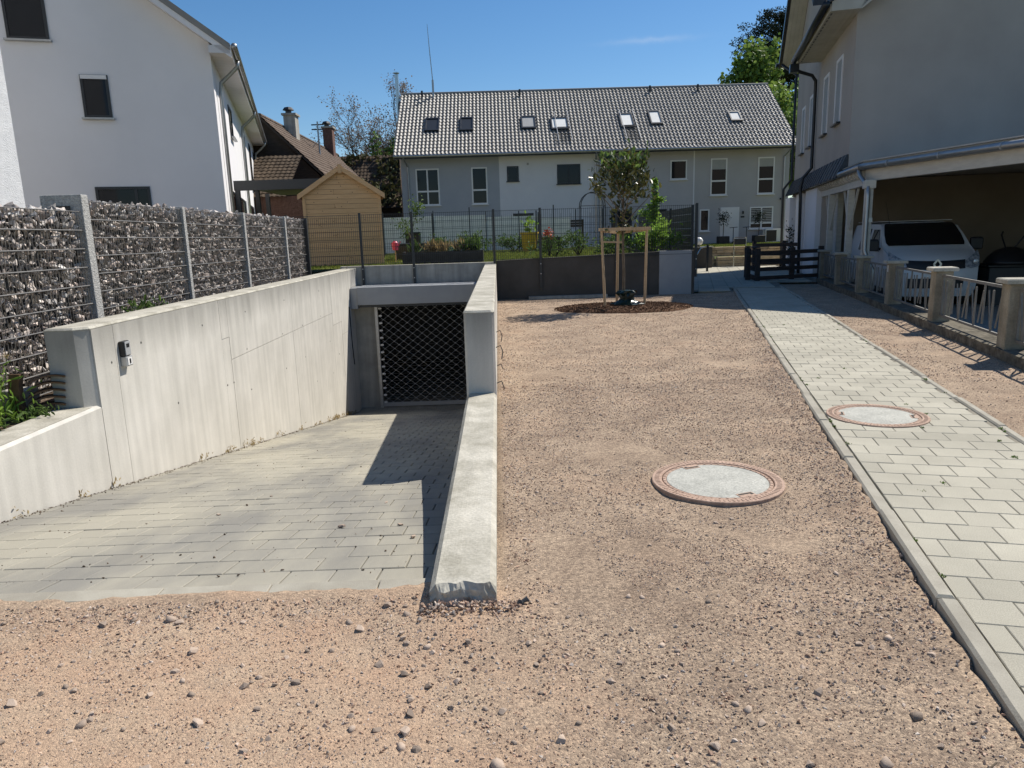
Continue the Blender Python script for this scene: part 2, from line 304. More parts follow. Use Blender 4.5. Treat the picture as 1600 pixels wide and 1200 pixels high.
# ------------------------------------------------------------------ mesh helpers
class MB:
    """collects geometry; build() links it as ONE mesh object"""
    def __init__(s): s.v = []; s.f = []
    def add(s, vs, fs):
        o = len(s.v); s.v += [tuple(p) for p in vs]; s.f += [tuple(i + o for i in f) for f in fs]; return s
    def box(s, x0, x1, y0, y1, z0, z1):
        return s.add([(x0, y0, z0), (x1, y0, z0), (x1, y1, z0), (x0, y1, z0), (x0, y0, z1), (x1, y0, z1), (x1, y1, z1), (x0, y1, z1)],
                     [(3, 2, 1, 0), (4, 5, 6, 7), (0, 1, 5, 4), (1, 2, 6, 5), (2, 3, 7, 6), (3, 0, 4, 7)])
    def cbox(s, x0, x1, y0, y1, z0, z1, c=0.01):
        """box whose upper edges are chamfered"""
        a = [(x0, y0, z0), (x1, y0, z0), (x1, y1, z0), (x0, y1, z0)]
        b = [(x0, y0, z1 - c), (x1, y0, z1 - c), (x1, y1, z1 - c), (x0, y1, z1 - c)]
        d = [(x0 + c, y0 + c, z1), (x1 - c, y0 + c, z1), (x1 - c, y1 - c, z1), (x0 + c, y1 - c, z1)]
        f = [(3, 2, 1, 0), (8, 9, 10, 11)]
        for k in (0, 4):
            for i in range(4):
                j = (i + 1) % 4; f.append((k + i, k + j, k + 4 + j, k + 4 + i))
        return s.add(a + b + d, f)
    def prism(s, poly, axis, a, b):
        """poly: 2-D outline, extruded along axis ('x','y','z') from a to b"""
        n = len(poly)
        def P(p, t):
            return {'x': (t, p[0], p[1]), 'y': (p[0], t, p[1]), 'z': (p[0], p[1], t)}[axis]
        return s.add([P(p, a) for p in poly] + [P(p, b) for p in poly],
                     [tuple(range(n))[::-1], tuple(range(n, 2 * n))] + [(i, (i + 1) % n, n + (i + 1) % n, n + i) for i in range(n)])
    def bar(s, p, q, w, h=None, up=(0, 0, 1)):
        """rectangular bar from p to q, w wide, h high"""
        h = h or w; p = Vector(p); q = Vector(q); d = (q - p).normalized(); u = Vector(up)
        if abs(d.dot(u)) > 0.98: u = Vector((1, 0, 0))
        a = d.cross(u).normalized(); b = a.cross(d)
        vs = []
        for c in (p, q):
            for i, j in ((-1, -1), (1, -1), (1, 1), (-1, 1)): vs.append(c + a * (w / 2 * i) + b * (h / 2 * j))
        return s.add(vs, [(0, 1, 2, 3), (7, 6, 5, 4), (0, 4, 5, 1), (1, 5, 6, 2), (2, 6, 7, 3), (3, 7, 4, 0)])
    def tube(s, pts, r, n=6, caps=True):
        pts = [Vector(p) for p in pts]; k = len(pts)
        rs = list(r) if hasattr(r, '__len__') else [r] * k
        o = len(s.v); a = None
        for i, p in enumerate(pts):
            d = (pts[min(i + 1, k - 1)] - pts[max(i - 1, 0)]).normalized()
            if a is None:
                t = Vector((0, 0, 1)) if abs(d.z) < 0.9 else Vector((1, 0, 0)); a = d.cross(t).normalized()
            else:
                a = (a - d * a.dot(d)).normalized()
            b = d.cross(a)
            for j in range(n):
                w = 2 * math.pi * j / n; s.v.append(tuple(p + (a * math.cos(w) + b * math.sin(w)) * rs[i]))
        for i in range(k - 1):
            for j in range(n):
                s.f.append((o + i * n + j, o + i * n + (j + 1) % n, o + (i + 1) * n + (j + 1) % n, o + (i + 1) * n + j))
        if caps:
            s.f.append(tuple(o + j for j in range(n))[::-1]); s.f.append(tuple(o + (k - 1) * n + j for j in range(n)))
        return s
    def lathe(s, prof, n=24, c=(0, 0, 0)):
        o = len(s.v)
        for r, z in prof:
            for j in range(n):
                w = 2 * math.pi * j / n; s.v.append((c[0] + r * math.cos(w), c[1] + r * math.sin(w), c[2] + z))
        for i in range(len(prof) - 1):
            for j in range(n):
                s.f.append((o + i * n + j, o + i * n + (j + 1) % n, o + (i + 1) * n + (j + 1) % n, o + (i + 1) * n + j))
        s.f.append(tuple(o + j for j in range(n))[::-1]); s.f.append(tuple(o + (len(prof) - 1) * n + j for j in range(n)))
        return s
    def xf(s, mtx, start=0):
        for i in range(start, len(s.v)): s.v[i] = tuple(mtx @ Vector(s.v[i]))
        return s
    def mesh(s, name, m, smooth=False, off=None):
        me = bpy.data.meshes.new(name)
        vs = s.v if off is None else [(p[0] - off[0], p[1] - off[1], p[2] - off[2]) for p in s.v]
        me.from_pydata(vs, [], s.f); me.materials.append(M[m])
        if smooth: me.shade_smooth()
        me.update(); return me
    def build(s, name, m, parent=None, smooth=False, kind=None, bevel=0.0, fix=False):
        me = s.mesh(name, m, smooth, OFF.get(parent.name) if parent else None)
        if fix:
            bm = bmesh.new(); bm.from_mesh(me); bmesh.ops.recalc_face_normals(bm, faces=bm.faces); bm.to_mesh(me); bm.free()
            if smooth: me.shade_smooth()
        o = link(name, me, parent)
        if kind: o['kind'] = kind
        if bevel > 0:
            b = o.modifiers.new('bevel', 'BEVEL'); b.width = bevel; b.segments = 2; b.limit_method = 'ANGLE'
        return o

OFF = {}                                            # a thing's base in the coordinates its parts are written in
def link(name, data, parent=None):
    o = bpy.data.objects.new(name, data); COL.objects.link(o)
    if parent:
        o.parent = parent; OFF[o.name] = OFF.get(parent.name, (0, 0, 0))
    return o
def tag(o, label, cat, group=None):
    o['label'] = label; o['category'] = cat
    if group: o['group'] = group
    return o
def thing(name, label, cat, base=(0, 0, 0), frame=None, group=None):
    """an Empty at the thing's base; its parts are written in the frame's coordinates"""
    o = bpy.data.objects.new(name, None); COL.objects.link(o); o.empty_display_size = 0.2
    F = frame or Matrix.Identity(4)
    o.matrix_world = F @ Matrix.Translation(base)
    OFF[o.name] = tuple(base)
    return tag(o, label, cat, group)
def solo(mb, name, m, label, cat, base=(0, 0, 0), frame=None, group=None, smooth=False, fix=False):
    """a thing that is one mesh"""
    me = mb.mesh(name, m, smooth, base)
    if fix:
        bm = bmesh.new(); bm.from_mesh(me); bmesh.ops.recalc_face_normals(bm, faces=bm.faces); bm.to_mesh(me); bm.free()
        if smooth: me.shade_smooth()
    o = link(name, me)
    o.matrix_world = (frame or Matrix.Identity(4)) @ Matrix.Translation(base)
    return tag(o, label, cat, group)
def struct(o, kind='structure'):
    o['kind'] = kind; return o
def copy_tree(o, parent=None):
    c = o.copy(); COL.objects.link(c); c.parent = parent
    for ch in list(o.children): copy_tree(ch, c)
    return c

def hull_protos(n, pts, squash=(1, 1, 1), round_=0.0):
    out = []
    for k in range(n):
        bm = bmesh.new()
        for i in range(pts):
            v = Vector(rng.normal(size=3)).normalized() * (1 - (1 - round_) * rng.uniform(0, 0.4))
            bm.verts.new((v.x * squash[0], v.y * squash[1], v.z * squash[2]))
        r = bmesh.ops.convex_hull(bm, input=bm.verts)
        bmesh.ops.delete(bm, geom=[v for v in bm.verts if not v.link_faces], context='VERTS')
        bmesh.ops.triangulate(bm, faces=bm.faces)
        bm.verts.index_update()
        V = np.array([v.co[:] for v in bm.verts]); Fa = np.array([[v.index for v in f.verts] for f in bm.faces]); bm.free()
        out.append((V, Fa))
    return out

def rand_rot(n, zonly=False):
    a = rng.uniform(0, 2 * np.pi, n)
    c, s_ = np.cos(a), np.sin(a); Z = np.zeros(n); I = np.ones(n)
    Rz = np.stack([np.stack([c, -s_, Z], -1), np.stack([s_, c, Z], -1), np.stack([Z, Z, I], -1)], 1)
    if zonly: return Rz
    b = np.arccos(rng.uniform(-1, 1, n)); c2, s2 = np.cos(b), np.sin(b)
    Rx = np.stack([np.stack([I, Z, Z], -1), np.stack([Z, c2, -s2], -1), np.stack([Z, s2, c2], -1)], 1)
    a = rng.uniform(0, 2 * np.pi, n); c, s_ = np.cos(a), np.sin(a)
    Rz2 = np.stack([np.stack([c, -s_, Z], -1), np.stack([s_, c, Z], -1), np.stack([Z, Z, I], -1)], 1)
    return Rz @ Rx @ Rz2

def np_mesh(name, V, T, m):
    """triangle mesh from arrays"""
    me = bpy.data.meshes.new(name)
    me.vertices.add(len(V)); me.vertices.foreach_set('co', np.ascontiguousarray(V, dtype=np.float32).ravel())
    k = T.shape[1]
    me.loops.add(T.size); me.loops.foreach_set('vertex_index', np.ascontiguousarray(T, dtype=np.int32).ravel())
    me.polygons.add(len(T)); me.polygons.foreach_set('loop_start', np.arange(0, T.size, k, dtype=np.int32))
    me.materials.append(M[m]); me.update(calc_edges=True); me.validate(); me.shade_flat(); return me

def scatter(name, protos, pos, scl, rot, m):
    """many small stones joined into one mesh"""
    pos = np.asarray(pos); n = len(pos); which = rng.integers(0, len(protos), n)
    Vs, Ts, o = [], [], 0
    for k, (V, T) in enumerate(protos):
        idx = np.where(which == k)[0]
        if len(idx) == 0: continue
        W = np.einsum('nij,vj->nvi', rot[idx], V)
        sc = scl[idx]
        W = W * (sc[:, None, None] if sc.ndim == 1 else sc[:, None, :]) + pos[idx][:, None, :]
        Vs.append(W.reshape(-1, 3)); Ts.append((T[None] + (np.arange(len(idx)) * len(V))[:, None, None] + o).reshape(-1, 3)); o += len(idx) * len(V)
    return np_mesh(name, np.concatenate(Vs), np.concatenate(Ts), m)

def leaf_mesh(name, pos, size, m, aspect=0.5, up=0.4, fold=0.18):
    """leaves: six-cornered folded blades, randomly turned"""
    pos = np.asarray(pos); n = len(pos)
    size = np.asarray(size) if hasattr(size, '__len__') else np.full(n, size)
    size = size * rng.uniform(0.65, 1.25, n)
    d = rng.normal(size=(n, 3)); d[:, 2] += up; d /= np.linalg.norm(d, axis=1)[:, None]
    t = rng.normal(size=(n, 3)); a = np.cross(d, t); a /= np.linalg.norm(a, axis=1)[:, None]; b = np.cross(d, a)
    L = size[:, None]
    base = pos; tip = pos + d * L
    m1 = pos + d * L * 0.3; m2 = pos + d * L * 0.68
    w = L * aspect * 0.5
    V = np.stack([base, m1 + a * w * 0.85 + b * L * fold * 0.5, m2 + a * w + b * L * fold * 0.6, tip, m2 - a * w + b * L * fold * 0.6, m1 - a * w * 0.85 + b * L * fold * 0.5], 1)
    T = np.array([[0, 1, 2, 3], [0, 3, 4, 5]])[None] + (np.arange(n) * 6)[:, None, None]
    return np_mesh(name, V.reshape(-1, 3), T.reshape(-1, 4), m)

def grow(base, direction, length, radius, depth, spread=0.6, kids=(2, 4), up=0.15, shrink=0.68, bend=0.12):
    """branch skeleton: list of (points, radii) and list of tip points"""
    segs, tips = [], []
    def rec(p, d, L, r, k):
        pts = [Vector(p)]; d = Vector(d).normalized(); n = 4
        for i in range(n):
            d = (d + Vector(rng.normal(0, bend, 3)) + Vector((0, 0, up * 0.3))).normalized(); pts.append(pts[-1] + d * (L / n))
        segs.append((pts, [r * (1 - 0.45 * i / n) for i in range(n + 1)]))
        if k == 0:
            tips.extend(pts[2:]); return
        if k <= 1: tips.append(pts[-1])
        for j in range(int(rng.integers(kids[0], kids[1] + 1))):
            s0 = pts[int(rng.integers(2, n + 1))] if j else pts[-1]
            ax = Vector(rng.normal(size=3)); ax = (ax - d * ax.dot(d)).normalized()
            nd = (d * (1 - spread * 0.35) + ax * spread * rng.uniform(0.7, 1.3) + Vector((0, 0, up))).normalized()
            rec(s0, nd, L * shrink * rng.uniform(0.8, 1.2), r * 0.55, k - 1)
    rec(base, direction, length, radius, depth)
    return segs, tips
def clump(tips, n, r):
    t = np.array([p[:] for p in tips]); i = rng.integers(0, len(t), n)
    return t[i] + rng.normal(0, r, (n, 3))

# ------------------------------------------------------------------ frames
TH = R(15.1)
FP = Matrix.Rotation(-TH, 4, 'Z')          # x = across the footpath to the right, y = along it: footpath, railing, right house
FL = Matrix.Translation((-6.894, 19.16, 0)) @ Matrix.Rotation(R(15), 4, 'Z')     # left house: x along the gable, y along its long side
def PW(t, s_, z=0.0):
    return FP @ Vector((t, s_, z))
SLOPE, RY0 = 0.18, 3.05
def ramp_z(y):
    if y <= RY0: return 0.0
    z = -SLOPE * (y - RY0)
    return max(z, -2.62)
XW = -3.60                                  # face of the left ramp wall
XA, XB = -0.34, -0.055                      # right ramp wall

# ================================================================== GROUND
g = MB()
xs = [-900, -3.8, -0.2, 900]; ys = [-300, 3.2, 27, 1500]
for i in range(3):
    for j in range(3):
        if i == 1 and j == 1: continue
        g.add([(xs[i], ys[j], -0.42), (xs[i + 1], ys[j], -0.42), (xs[i + 1], ys[j + 1], -0.42), (xs[i], ys[j + 1], -0.42)], [(0, 1, 2, 3)])
struct(g.build('ground', 'grass_floor'))

cT, sT = math.cos(TH), math.sin(TH)
def ts(x, y): return (x * cT - y * sT, x * sT + y * cT)      # across / along the footpath
PL, PR = 1.00, 2.34                                            # outer edges of the footpath kerbs
def gravel_z(x, y):
    t, s_ = ts(x, y)
    if PL + 0.02 < t < PR - 0.02 and s_ < 21: return -0.05
    z = -0.012 + 0.016 * mnoise.noise((x * 0.9, y * 0.9, 1.7)) + 0.007 * mnoise.noise((x * 4.0, y * 4.0, 4.1)) + 0.004 * mnoise.noise((x * 11, y * 11, 9.1))
    if 0.75 < t < PL + 0.03 and s_ < 20: z += 0.014 * (t - 0.75) / 0.25 + 0.006 * mnoise.noise((x * 7, y * 7, 3.7))
    if t > 2.3: z -= 0.006
    if y > 17.2: z -= 0.02
    d = math.hypot((x + 0.2) * 1.0, (y - 2.72) * 1.6)          # little heap of grit against the broken wall end
    if d < 0.45: z += 0.05 * (1 - d / 0.45)
    if y > 2.85 and x < -0.1:
        u = min(1, (y - 2.85) / 0.18); z = z * (1 - u) + u * (0.004 + 0.012 * mnoise.noise((x * 5, y * 3, 6.6)) + 0.008 * mnoise.noise((x * 17, y * 17, 2.6)) - max(0, y - 3.03) * 0.22)
    return z
gx = np.concatenate([np.arange(-9, -3.6, 0.3), np.arange(-3.6, 4.0, 0.06), np.arange(4.0, 9.9, 0.12)])
gy = np.concatenate([np.arange(-1.5, 1.0, 0.25), np.arange(1.0, 2.9, 0.05), [2.92, 2.95, 2.97, 2.99, 3.01, 3.03, 3.05, 3.07, 3.09, 3.11, 3.13], np.arange(3.18, 8, 0.08), np.arange(8, 22.6, 0.14)])
gx[np.argmin(abs(gx + 0.2))] = -0.2
mb = MB(); idx = {}
def gv(i, j):
    if (i, j) not in idx:
        idx[(i, j)] = len(mb.v); x, y = float(gx[i]), float(gy[j]); mb.v.append((x, y, gravel_z(x, y)))
    return idx[(i, j)]
for i in range(len(gx) - 1):
    for j in range(len(gy) - 1):
        x, y = (gx[i] + gx[i + 1]) / 2, (gy[j] + gy[j + 1]) / 2; t, s_ = ts(x, y)
        if x < -0.2 and y > 3.13: continue
        if y > 18.75 and t < 0.9: continue
        if t > 3.5 or s_ > 22.5: continue
        mb.f.append((gv(i, j), gv(i + 1, j), gv(i + 1, j + 1), gv(i, j + 1)))
struct(mb.build('gravel_yard', 'gravel', smooth=True))

# loose stones: the largest one by one, the rest as one mass
angular = hull_protos(8, 12, (1, 0.8, 0.62)); rounded = hull_protos(6, 26, (1, 0.75, 0.55), 0.75)
def on_gravel(n, x0, x1, y0, y1):
    x = rng.uniform(x0, x1, n); y = rng.uniform(y0, y1, n)
    t = x * cT - y * sT; s_ = x * sT + y * cT
    ok = ~((x < -0.02) & (y > 2.98)) & ~((t > PL - 0.02) & (t < PR + 0.02)) & (t < 3.4) & (y < 18.2) & (s_ < 22)
    ok &= ~(((x - 1.33) ** 2 + (y - 4.33) ** 2) < 0.43 ** 2)
    ok &= ~(((x - 2.6) / 1.45) ** 2 + ((y - 15.2) / 0.95) ** 2 < 1)
    return x[ok], y[ok]
def patchy(x, y, k=1.1, thr=0.0):
    w = np.array([mnoise.noise((a * k, b * k, 3.3)) + 0.5 * mnoise.noise((a * k * 3, b * k * 3, 7.7)) for a, b in zip(x, y)])
    return w > thr
Xs, Ys, Ss = [], [], []
for n, box, r0, r1, thr in ((60000, (-2.6, 2.2, 1.2, 3.4), 0.0024, 0.0065, -0.35), (12000, (-2.6, 2.2, 1.2, 3.2), 0.005, 0.0115, 0.0),
                            (52000, (-0.05, 3.4, 3.0, 7.5), 0.0035, 0.009, -0.4), (9000, (-0.05, 3.6, 2.6, 9), 0.007, 0.014, -0.05),
                            (45000, (-0.05, 6.6, 7, 18.2), 0.006, 0.014, -0.4), (14000, (3.0, 8.6, 4.5, 20), 0.005, 0.013, -0.5),
                            (1500, (-2.5, 1.6, 1.4, 3.0), 0.009, 0.016, 0.25), (1100, (-0.02, 0.16, 2.6, 18), 0.006, 0.014, -1), (900, (-2.4, -0.2, 2.84, 3.0), 0.004, 0.012, -0.3)):
    x, y = on_gravel(n, box[0], box[1], box[2], box[3]); k = patchy(x, y, thr=thr); x, y = x[k], y[k]
    Xs.append(x); Ys.append(y); Ss.append(r0 + (r1 - r0) * rng.uniform(0, 1, len(x)) ** 2.2)
# a denser row of stones along the kerb
s_ = rng.uniform(1.6, 12, 2600); t = PL - 0.01 - np.abs(rng.normal(0, 0.16, 2600))
Xs.append(t * cT + s_ * sT); Ys.append(-t * sT + s_ * cT); Ss.append(rng.uniform(0.005, 0.013, 2600))
x = np.concatenate(Xs); y = np.concatenate(Ys); sc = np.concatenate(Ss)
z = np.array([gravel_z(a, b) for a, b in zip(x, y)]) + sc * 0.1
struct(link('gravel_stones', scatter('gravel_stones', angular, np.stack([x, y, z], 1), sc, rand_rot(len(x)), 'stone')), 'stuff')

def proto_mesh(name, p, m, smooth=False):
    me = np_mesh(name, p[0], p[1], m)
    if smooth: me.shade_smooth()
    return me
cobble = hull_protos(9, 17, (1, 0.8, 0.6), 0.35)
peb = [proto_mesh('pebble', p, 'pebble', True) for p in rounded[:2]] + [proto_mesh('pebble', p, 'pebble') for p in cobble]
pspots = []
x, y = on_gravel(900, -2.4, 1.9, 1.5, 3.0); pspots += [(a, b, rng.uniform(0.010, 0.021)) for a, b in zip(x, y)][:170]
x, y = on_gravel(500, 0.0, 2.6, 2.2, 5.0); pspots += [(a, b, rng.uniform(0.010, 0.019)) for a, b in zip(x, y)][:70]
x, y = on_gravel(400, -2.35, -.2, 1.55, 2.95); pspots += [(a, b, rng.uniform(0.016, 0.03)) for a, b in zip(x, y) if mnoise.noise((a * 1.4, b * 1.4, 2.2)) > .05][:34]
pspots += [(-2.03, 2.55, .034), (-1.45, 2.86, .032), (-1.40, 2.83, .026), (-1.72, 2.83, .03), (-1.25, 2.6, .03), (-.62, 2.72, .03), (-1.05, 2.15, .027), (-1.42, 1.93, .034), (-1.12, 1.93, .03),
           (-.45, 2.1, .024), (-.35, 1.82, .034), (-1.75, 1.78, .03), (-2.3, 2.62, .026), (-.9, 1.75, .03), (.45, 1.82, .03), (.62, 1.95, .026), (.15, 2.0, .026), (.8, 2.05, .022), (1.05, 2.2, .026), (1.3, 2.05, .03), (.35, 2.3, .024), (-.05, 1.9, .03), (1.1, 1.85, .028), (1.45, 2.5, .024)]
for a, b, r_ in pspots:
    o = link('pebble', peb[int(rng.integers(len(peb)))])
    o.location = (a, b, gravel_z(a, b) + r_ * 0.12); o.scale = (r_, r_, r_)
    o.rotation_euler = (rng.uniform(-.4, .4), rng.uniform(-.4, .4), rng.uniform(0, 6.28))
    tag(o, 'loose pebble lying on the pinkish gravel yard', 'pebble', 'pebbles lying on the gravel')

# dry twig on the gravel by the kerb
solo(MB().tube([(1.17, 1.72, .012), (1.24, 1.735, .016), (1.32, 1.76, .012), (1.39, 1.80, .02)], [.005, .006, .005, .003], 6), 'twig', 'bark', 'thin brown twig lying on the gravel beside the kerb', 'twig', (1.28, 1.75, 0))

# ================================================================== FOOTPATH
PATH_END = 20.3
pb = MB().add([(PL + .01, -1, .0035), (PR - .01, -1, .0035), (PR - .01, PATH_END, .0035), (PL + .01, PATH_END, .0035)], [(0, 1, 2, 3)])
path = struct(pb.build('footpath', 'joint')); path.matrix_world = FP
PW_, PS_ = 0.2085, 0.2075
pv = MB().cbox(-.1025, .1025, -.1017, .1017, -.05, 0, .0035).mesh('paver', 'path_paver')
t0, t1 = 1.088, 2.262
cells = []
row = 0; s0 = -0.8
while s0 < PATH_END - .1:
    off = (row % 2) * 0.5
    k = -1
    while True:
        a = t0 + (k + off) * PW_; b = a + PW_
        k += 1
        if a >= t1 - .02: break
        a, b = max(a, t0), min(b, t1)
        if b - a > 0.03: cells.append((a, b, s0))
    row += 1; s0 += PS_
def pz(t, s_): return 0.014 + 0.0022 * mnoise.noise((t * 2, s_ * 2, 0)) + 0.003 * mnoise.noise((t * .7, s_ * .5, 5))
near = sorted(cells, key=lambda c: c[2])
count = 0; rest = MB()
mhole = (3.17 * .97, 5.90 * .97)
m2 = ts(*mhole)
for a, b, s_ in near:
    c = ((a + b) / 2, s_ + PS_ / 2); r_ = math.hypot(c[0] - m2[0], c[1] - m2[1])
    if r_ < 0.21: continue
    if count < 300 and s_ > 1.9:
        o = link('paver', pv, path); o.location = (c[0], c[1], pz(*c) + rng.uniform(-.0015, .0015)); o.scale = ((b - a - .0035) / .205, 1, 1)
        o.rotation_euler = (rng.normal(0, .004), rng.normal(0, .004), rng.normal(0, .004)); count += 1
    else:
        rest.cbox(a + .0018, b - .0018, s_ + .002, s_ + PS_ - .002, -.04, pz(*c), .0035)
r = rest.build('paver_field', 'path_paver', path); r['kind'] = 'stuff'
# edging kerbs
for side, (a, b) in (('l', (PL, 1.075)), ('r', (2.275, PR))):
    s_ = -0.9; k = 0
    while s_ < PATH_END:
        L = 0.995; zt = 0.019 + 0.003 * math.sin(k * 2.1) + (0.012 if (side == 'l' and 3 <= k <= 4) else 0)
        if side == 'l': zt += 0.004
        kb = MB().cbox(a, b, s_, s_ + L, -.2, zt, .012)
        o = kb.build('edging_kerb', 'kerb', path); o.rotation_euler = (0, 0, rng.normal(0, .0008)); s_ += 1.0; k += 1

# tufts of moss and weeds in the edge joints
wp = []
for _ in range(46):
    s_ = rng.uniform(1.8, 15); t = (1.083 if rng.uniform() < .55 else 2.268) + rng.normal(0, .006)
    if rng.uniform() < .25: t = rng.uniform(1.1, 2.25)
    p = PW(t, s_, .012); wp += [np.array(p) + rng.normal(0, .008, 3) * (1, 1, .1) for _ in range(int(rng.integers(6, 22)))]
struct(link('joint_weeds', leaf_mesh('joint_weeds', wp, 0.016, 'leaf_mid', .4, 1.2)), 'stuff')

# ================================================================== MANHOLES
def manhole(x, y, rad, z, label, rot):
    t = thing('manhole_cover', label, 'manhole cover', (x, y, z))
    o = t.location; B = (x, y, z)
    def part(mb, n, m, parent=t, **k):
        mb.xf(Matrix.Translation(B) @ Matrix.Rotation(rot, 4, 'Z')); return mb.build(n, m, parent, **k)
    n = 64
    def ring(r0, r1, z0, z1, ch=.004):
        m = MB(); prof = [(r0, z0), (r1, z0), (r1, z1 - ch), (r1 - ch, z1), (r0 + ch, z1), (r0, z1 - ch)]
        for r_, zz in prof:
            for j in range(n): w = 2 * math.pi * j / n; m.v.append((r_ * math.cos(w), r_ * math.sin(w), zz))
        k = len(prof)
        for i in range(k):
            for j in range(n): m.f.append((i * n + j, i * n + (j + 1) % n, ((i + 1) % k) * n + (j + 1) % n, ((i + 1) % k) * n + j))
        return m
    fr = part(ring(rad * .845, rad, -.06, .022), 'outer_frame', 'iron', fix=True)
    lid = part(ring(rad * .775, rad * .832, -.06, .018), 'lid_ring', 'iron', fix=True)
    part(MB().lathe([(rad * .772, -.05), (rad * .772, .013), (rad * .765, .0165), (.0, .0175)][:3] + [(rad * .3, .019), (.01, .0195)], n), 'concrete_plug', 'cover')
    ribs = MB()
    for j in range(90):
        w = 2 * math.pi * j / 90; mtx = Matrix.Rotation(w, 4, 'Z')
        s0 = len(ribs.v); ribs.box(rad * .885, rad * .955, -.0045, .0045, .019, .0245); ribs.xf(mtx, s0)
        if j % 2 == 0:
            s0 = len(ribs.v); ribs.box(rad * .788, rad * .822, -.005, .005, .015, .0205); ribs.xf(mtx, s0)
    part(ribs, 'ribs', 'iron', fr)['kind'] = 'stuff'
    for s in (0, math.pi):
        k = MB().box(rad * .64, rad * .79, -.055, .055, .008, .0192)
        k.xf(Matrix.Rotation(s + 1.9, 4, 'Z')); pk = part(k, 'lift_pocket', 'iron')
        k = MB().box(rad * .665, rad * .70, -.045, .045, .0165, .0212); k.box(rad * .70, rad * .74, .030, .045, .0165, .0212)
        k.xf(Matrix.Rotation(s + 1.9, 4, 'Z')); part(k, 'slot', 'hole', pk)
    return t
manhole(1.335, 4.325, .405, -.013, 'round concrete manhole cover in a rusty ring set in gravel', 0.0)
manhole(mhole[0], mhole[1], .385, .002, 'round pale manhole cover in a rusty ring set in the paving', 0.9)

# ================================================================== RAMP
RX0, RX1 = XW, XA
bed = MB()
yy = [RY0 - .02, 3.6, 5, 8, 12, 16, RY0 + 2.62 / SLOPE, 19.2, 26]
for a, b in zip(yy[:-1], yy[1:]):
    bed.add([(RX0 - .05, a, ramp_z(a) - .014), (RX1 + .02, a, ramp_z(a) - .014), (RX1 + .02, b, ramp_z(b) - .014), (RX0 - .05, b, ramp_z(b) - .014)], [(0, 1, 2, 3)])
bed.box(RX0 - .05, RX1 + .02, RY0 - .03, RY0, -.3, -.004)
bed.add([(-9, RY0 - .03, -.016), (RX0, RY0 - .03, -.016), (RX0, 3.1, -.016), (-9, 3.1, -.016)], [(0, 1, 2, 3)])
ramp = struct(bed.build('ramp', 'joint'))
rw, rl = 0.2285, 0.2405
rp = MB().cbox(-.110, .110, -.1165, .1165, -.05, 0, .004).mesh('paver', 'ramp_paver')
rows = int((18.2 - RY0) / (rl * math.cos(math.atan(SLOPE)))) + 1
dy = rl * math.cos(math.atan(SLOPE)); rest = MB(); cells = []
for r_ in range(rows):
    ya = RY0 + .095 + r_ * dy; off = (r_ % 2) * .5; k = 0
    while True:
        a = RX0 + (k - 1 + off) * rw; b = a + rw; k += 1
        if a > RX1 - .02: break
        a, b = max(a, RX0 + .004), min(b, RX1 - .004)
        if b - a > .035: cells.append((a, b, ya))
def visible(c): return not (c[0] < -2.2 - (c[2] - 3.0) * .75)
cells = [c for c in cells]
cells.sort(key=lambda c: (0 if visible(c) else 1, c[2]))
for i, (a, b, ya) in enumerate(cells):
    yc_ = ya + dy / 2; zc_ = ramp_z(yc_) + rng.normal(0, .0012)
    sl = -math.atan(SLOPE) if yc_ < RY0 + 2.62 / SLOPE else 0
    if i < 300:
        o = link('paver', rp, ramp); o.location = ((a + b) / 2, yc_, zc_); o.scale = ((b - a - .006) / .220, 1, 1)
        o.rotation_euler = (sl + rng.normal(0, .003), rng.normal(0, .003), rng.normal(0, .003))
    else:
        s0 = len(rest.v); rest.cbox(a + .003, b - .003, -.1165, .1165, -.05, 0, .004)
        rest.xf(Matrix.Translation((0, yc_, zc_)) @ Matrix.Rotation(sl, 4, 'X'), s0)
rest.build('paver_field', 'ramp_paver', ramp)['kind'] = 'stuff'
# edging course at the top of the ramp
k = 0; x_ = RX0
while x_ < RX1 - .05:
    L = min(.50, RX1 - x_)
    MB().cbox(x_ + .002, x_ + L - .003, RY0 - .02, RY0 + .088, -.2, .0, .004).build('edging_kerb', 'kerb', ramp); x_ += L

# crumbs and dead leaves on the ramp, grit and weeds along the left wall
x = rng.uniform(RX0 + .1, RX1 - .05, 420); y = 3.3 + 11 * rng.uniform(0, 1, 420) ** 1.6
sc = rng.uniform(.003, .012, 420) * (rng.uniform(0, 1, 420) ** 1.5 + .35)
n2 = 1500; x2 = RX0 + .01 + np.abs(rng.normal(0, .04, n2)); y2 = rng.uniform(3.1, 17.5, n2)
x = np.concatenate([x, x2]); y = np.concatenate([y, y2]); sc = np.concatenate([sc, rng.uniform(.003, .012, n2)])
z = np.array([ramp_z(b) for b in y]) + sc * .3
struct(link('ramp_grit', scatter('ramp_grit', angular, np.stack([x, y, z], 1), sc, rand_rot(len(x)), 'soil')), 'stuff')
wp = []
for y_ in np.concatenate([rng.uniform(5, 17.4, 26), rng.uniform(14.5, 17.4, 26)]):
    h_ = rng.uniform(.02, .10)
    for _ in range(int(rng.integers(5, 18))): wp.append((XW + abs(rng.normal(.02, .02)), y_ + rng.normal(0, .04), ramp_z(y_) + rng.uniform(0, h_)))
struct(link('wall_foot_weeds', leaf_mesh('wall_foot_weeds', np.array(wp), .04, 'straw', .3, 1.0)), 'stuff')
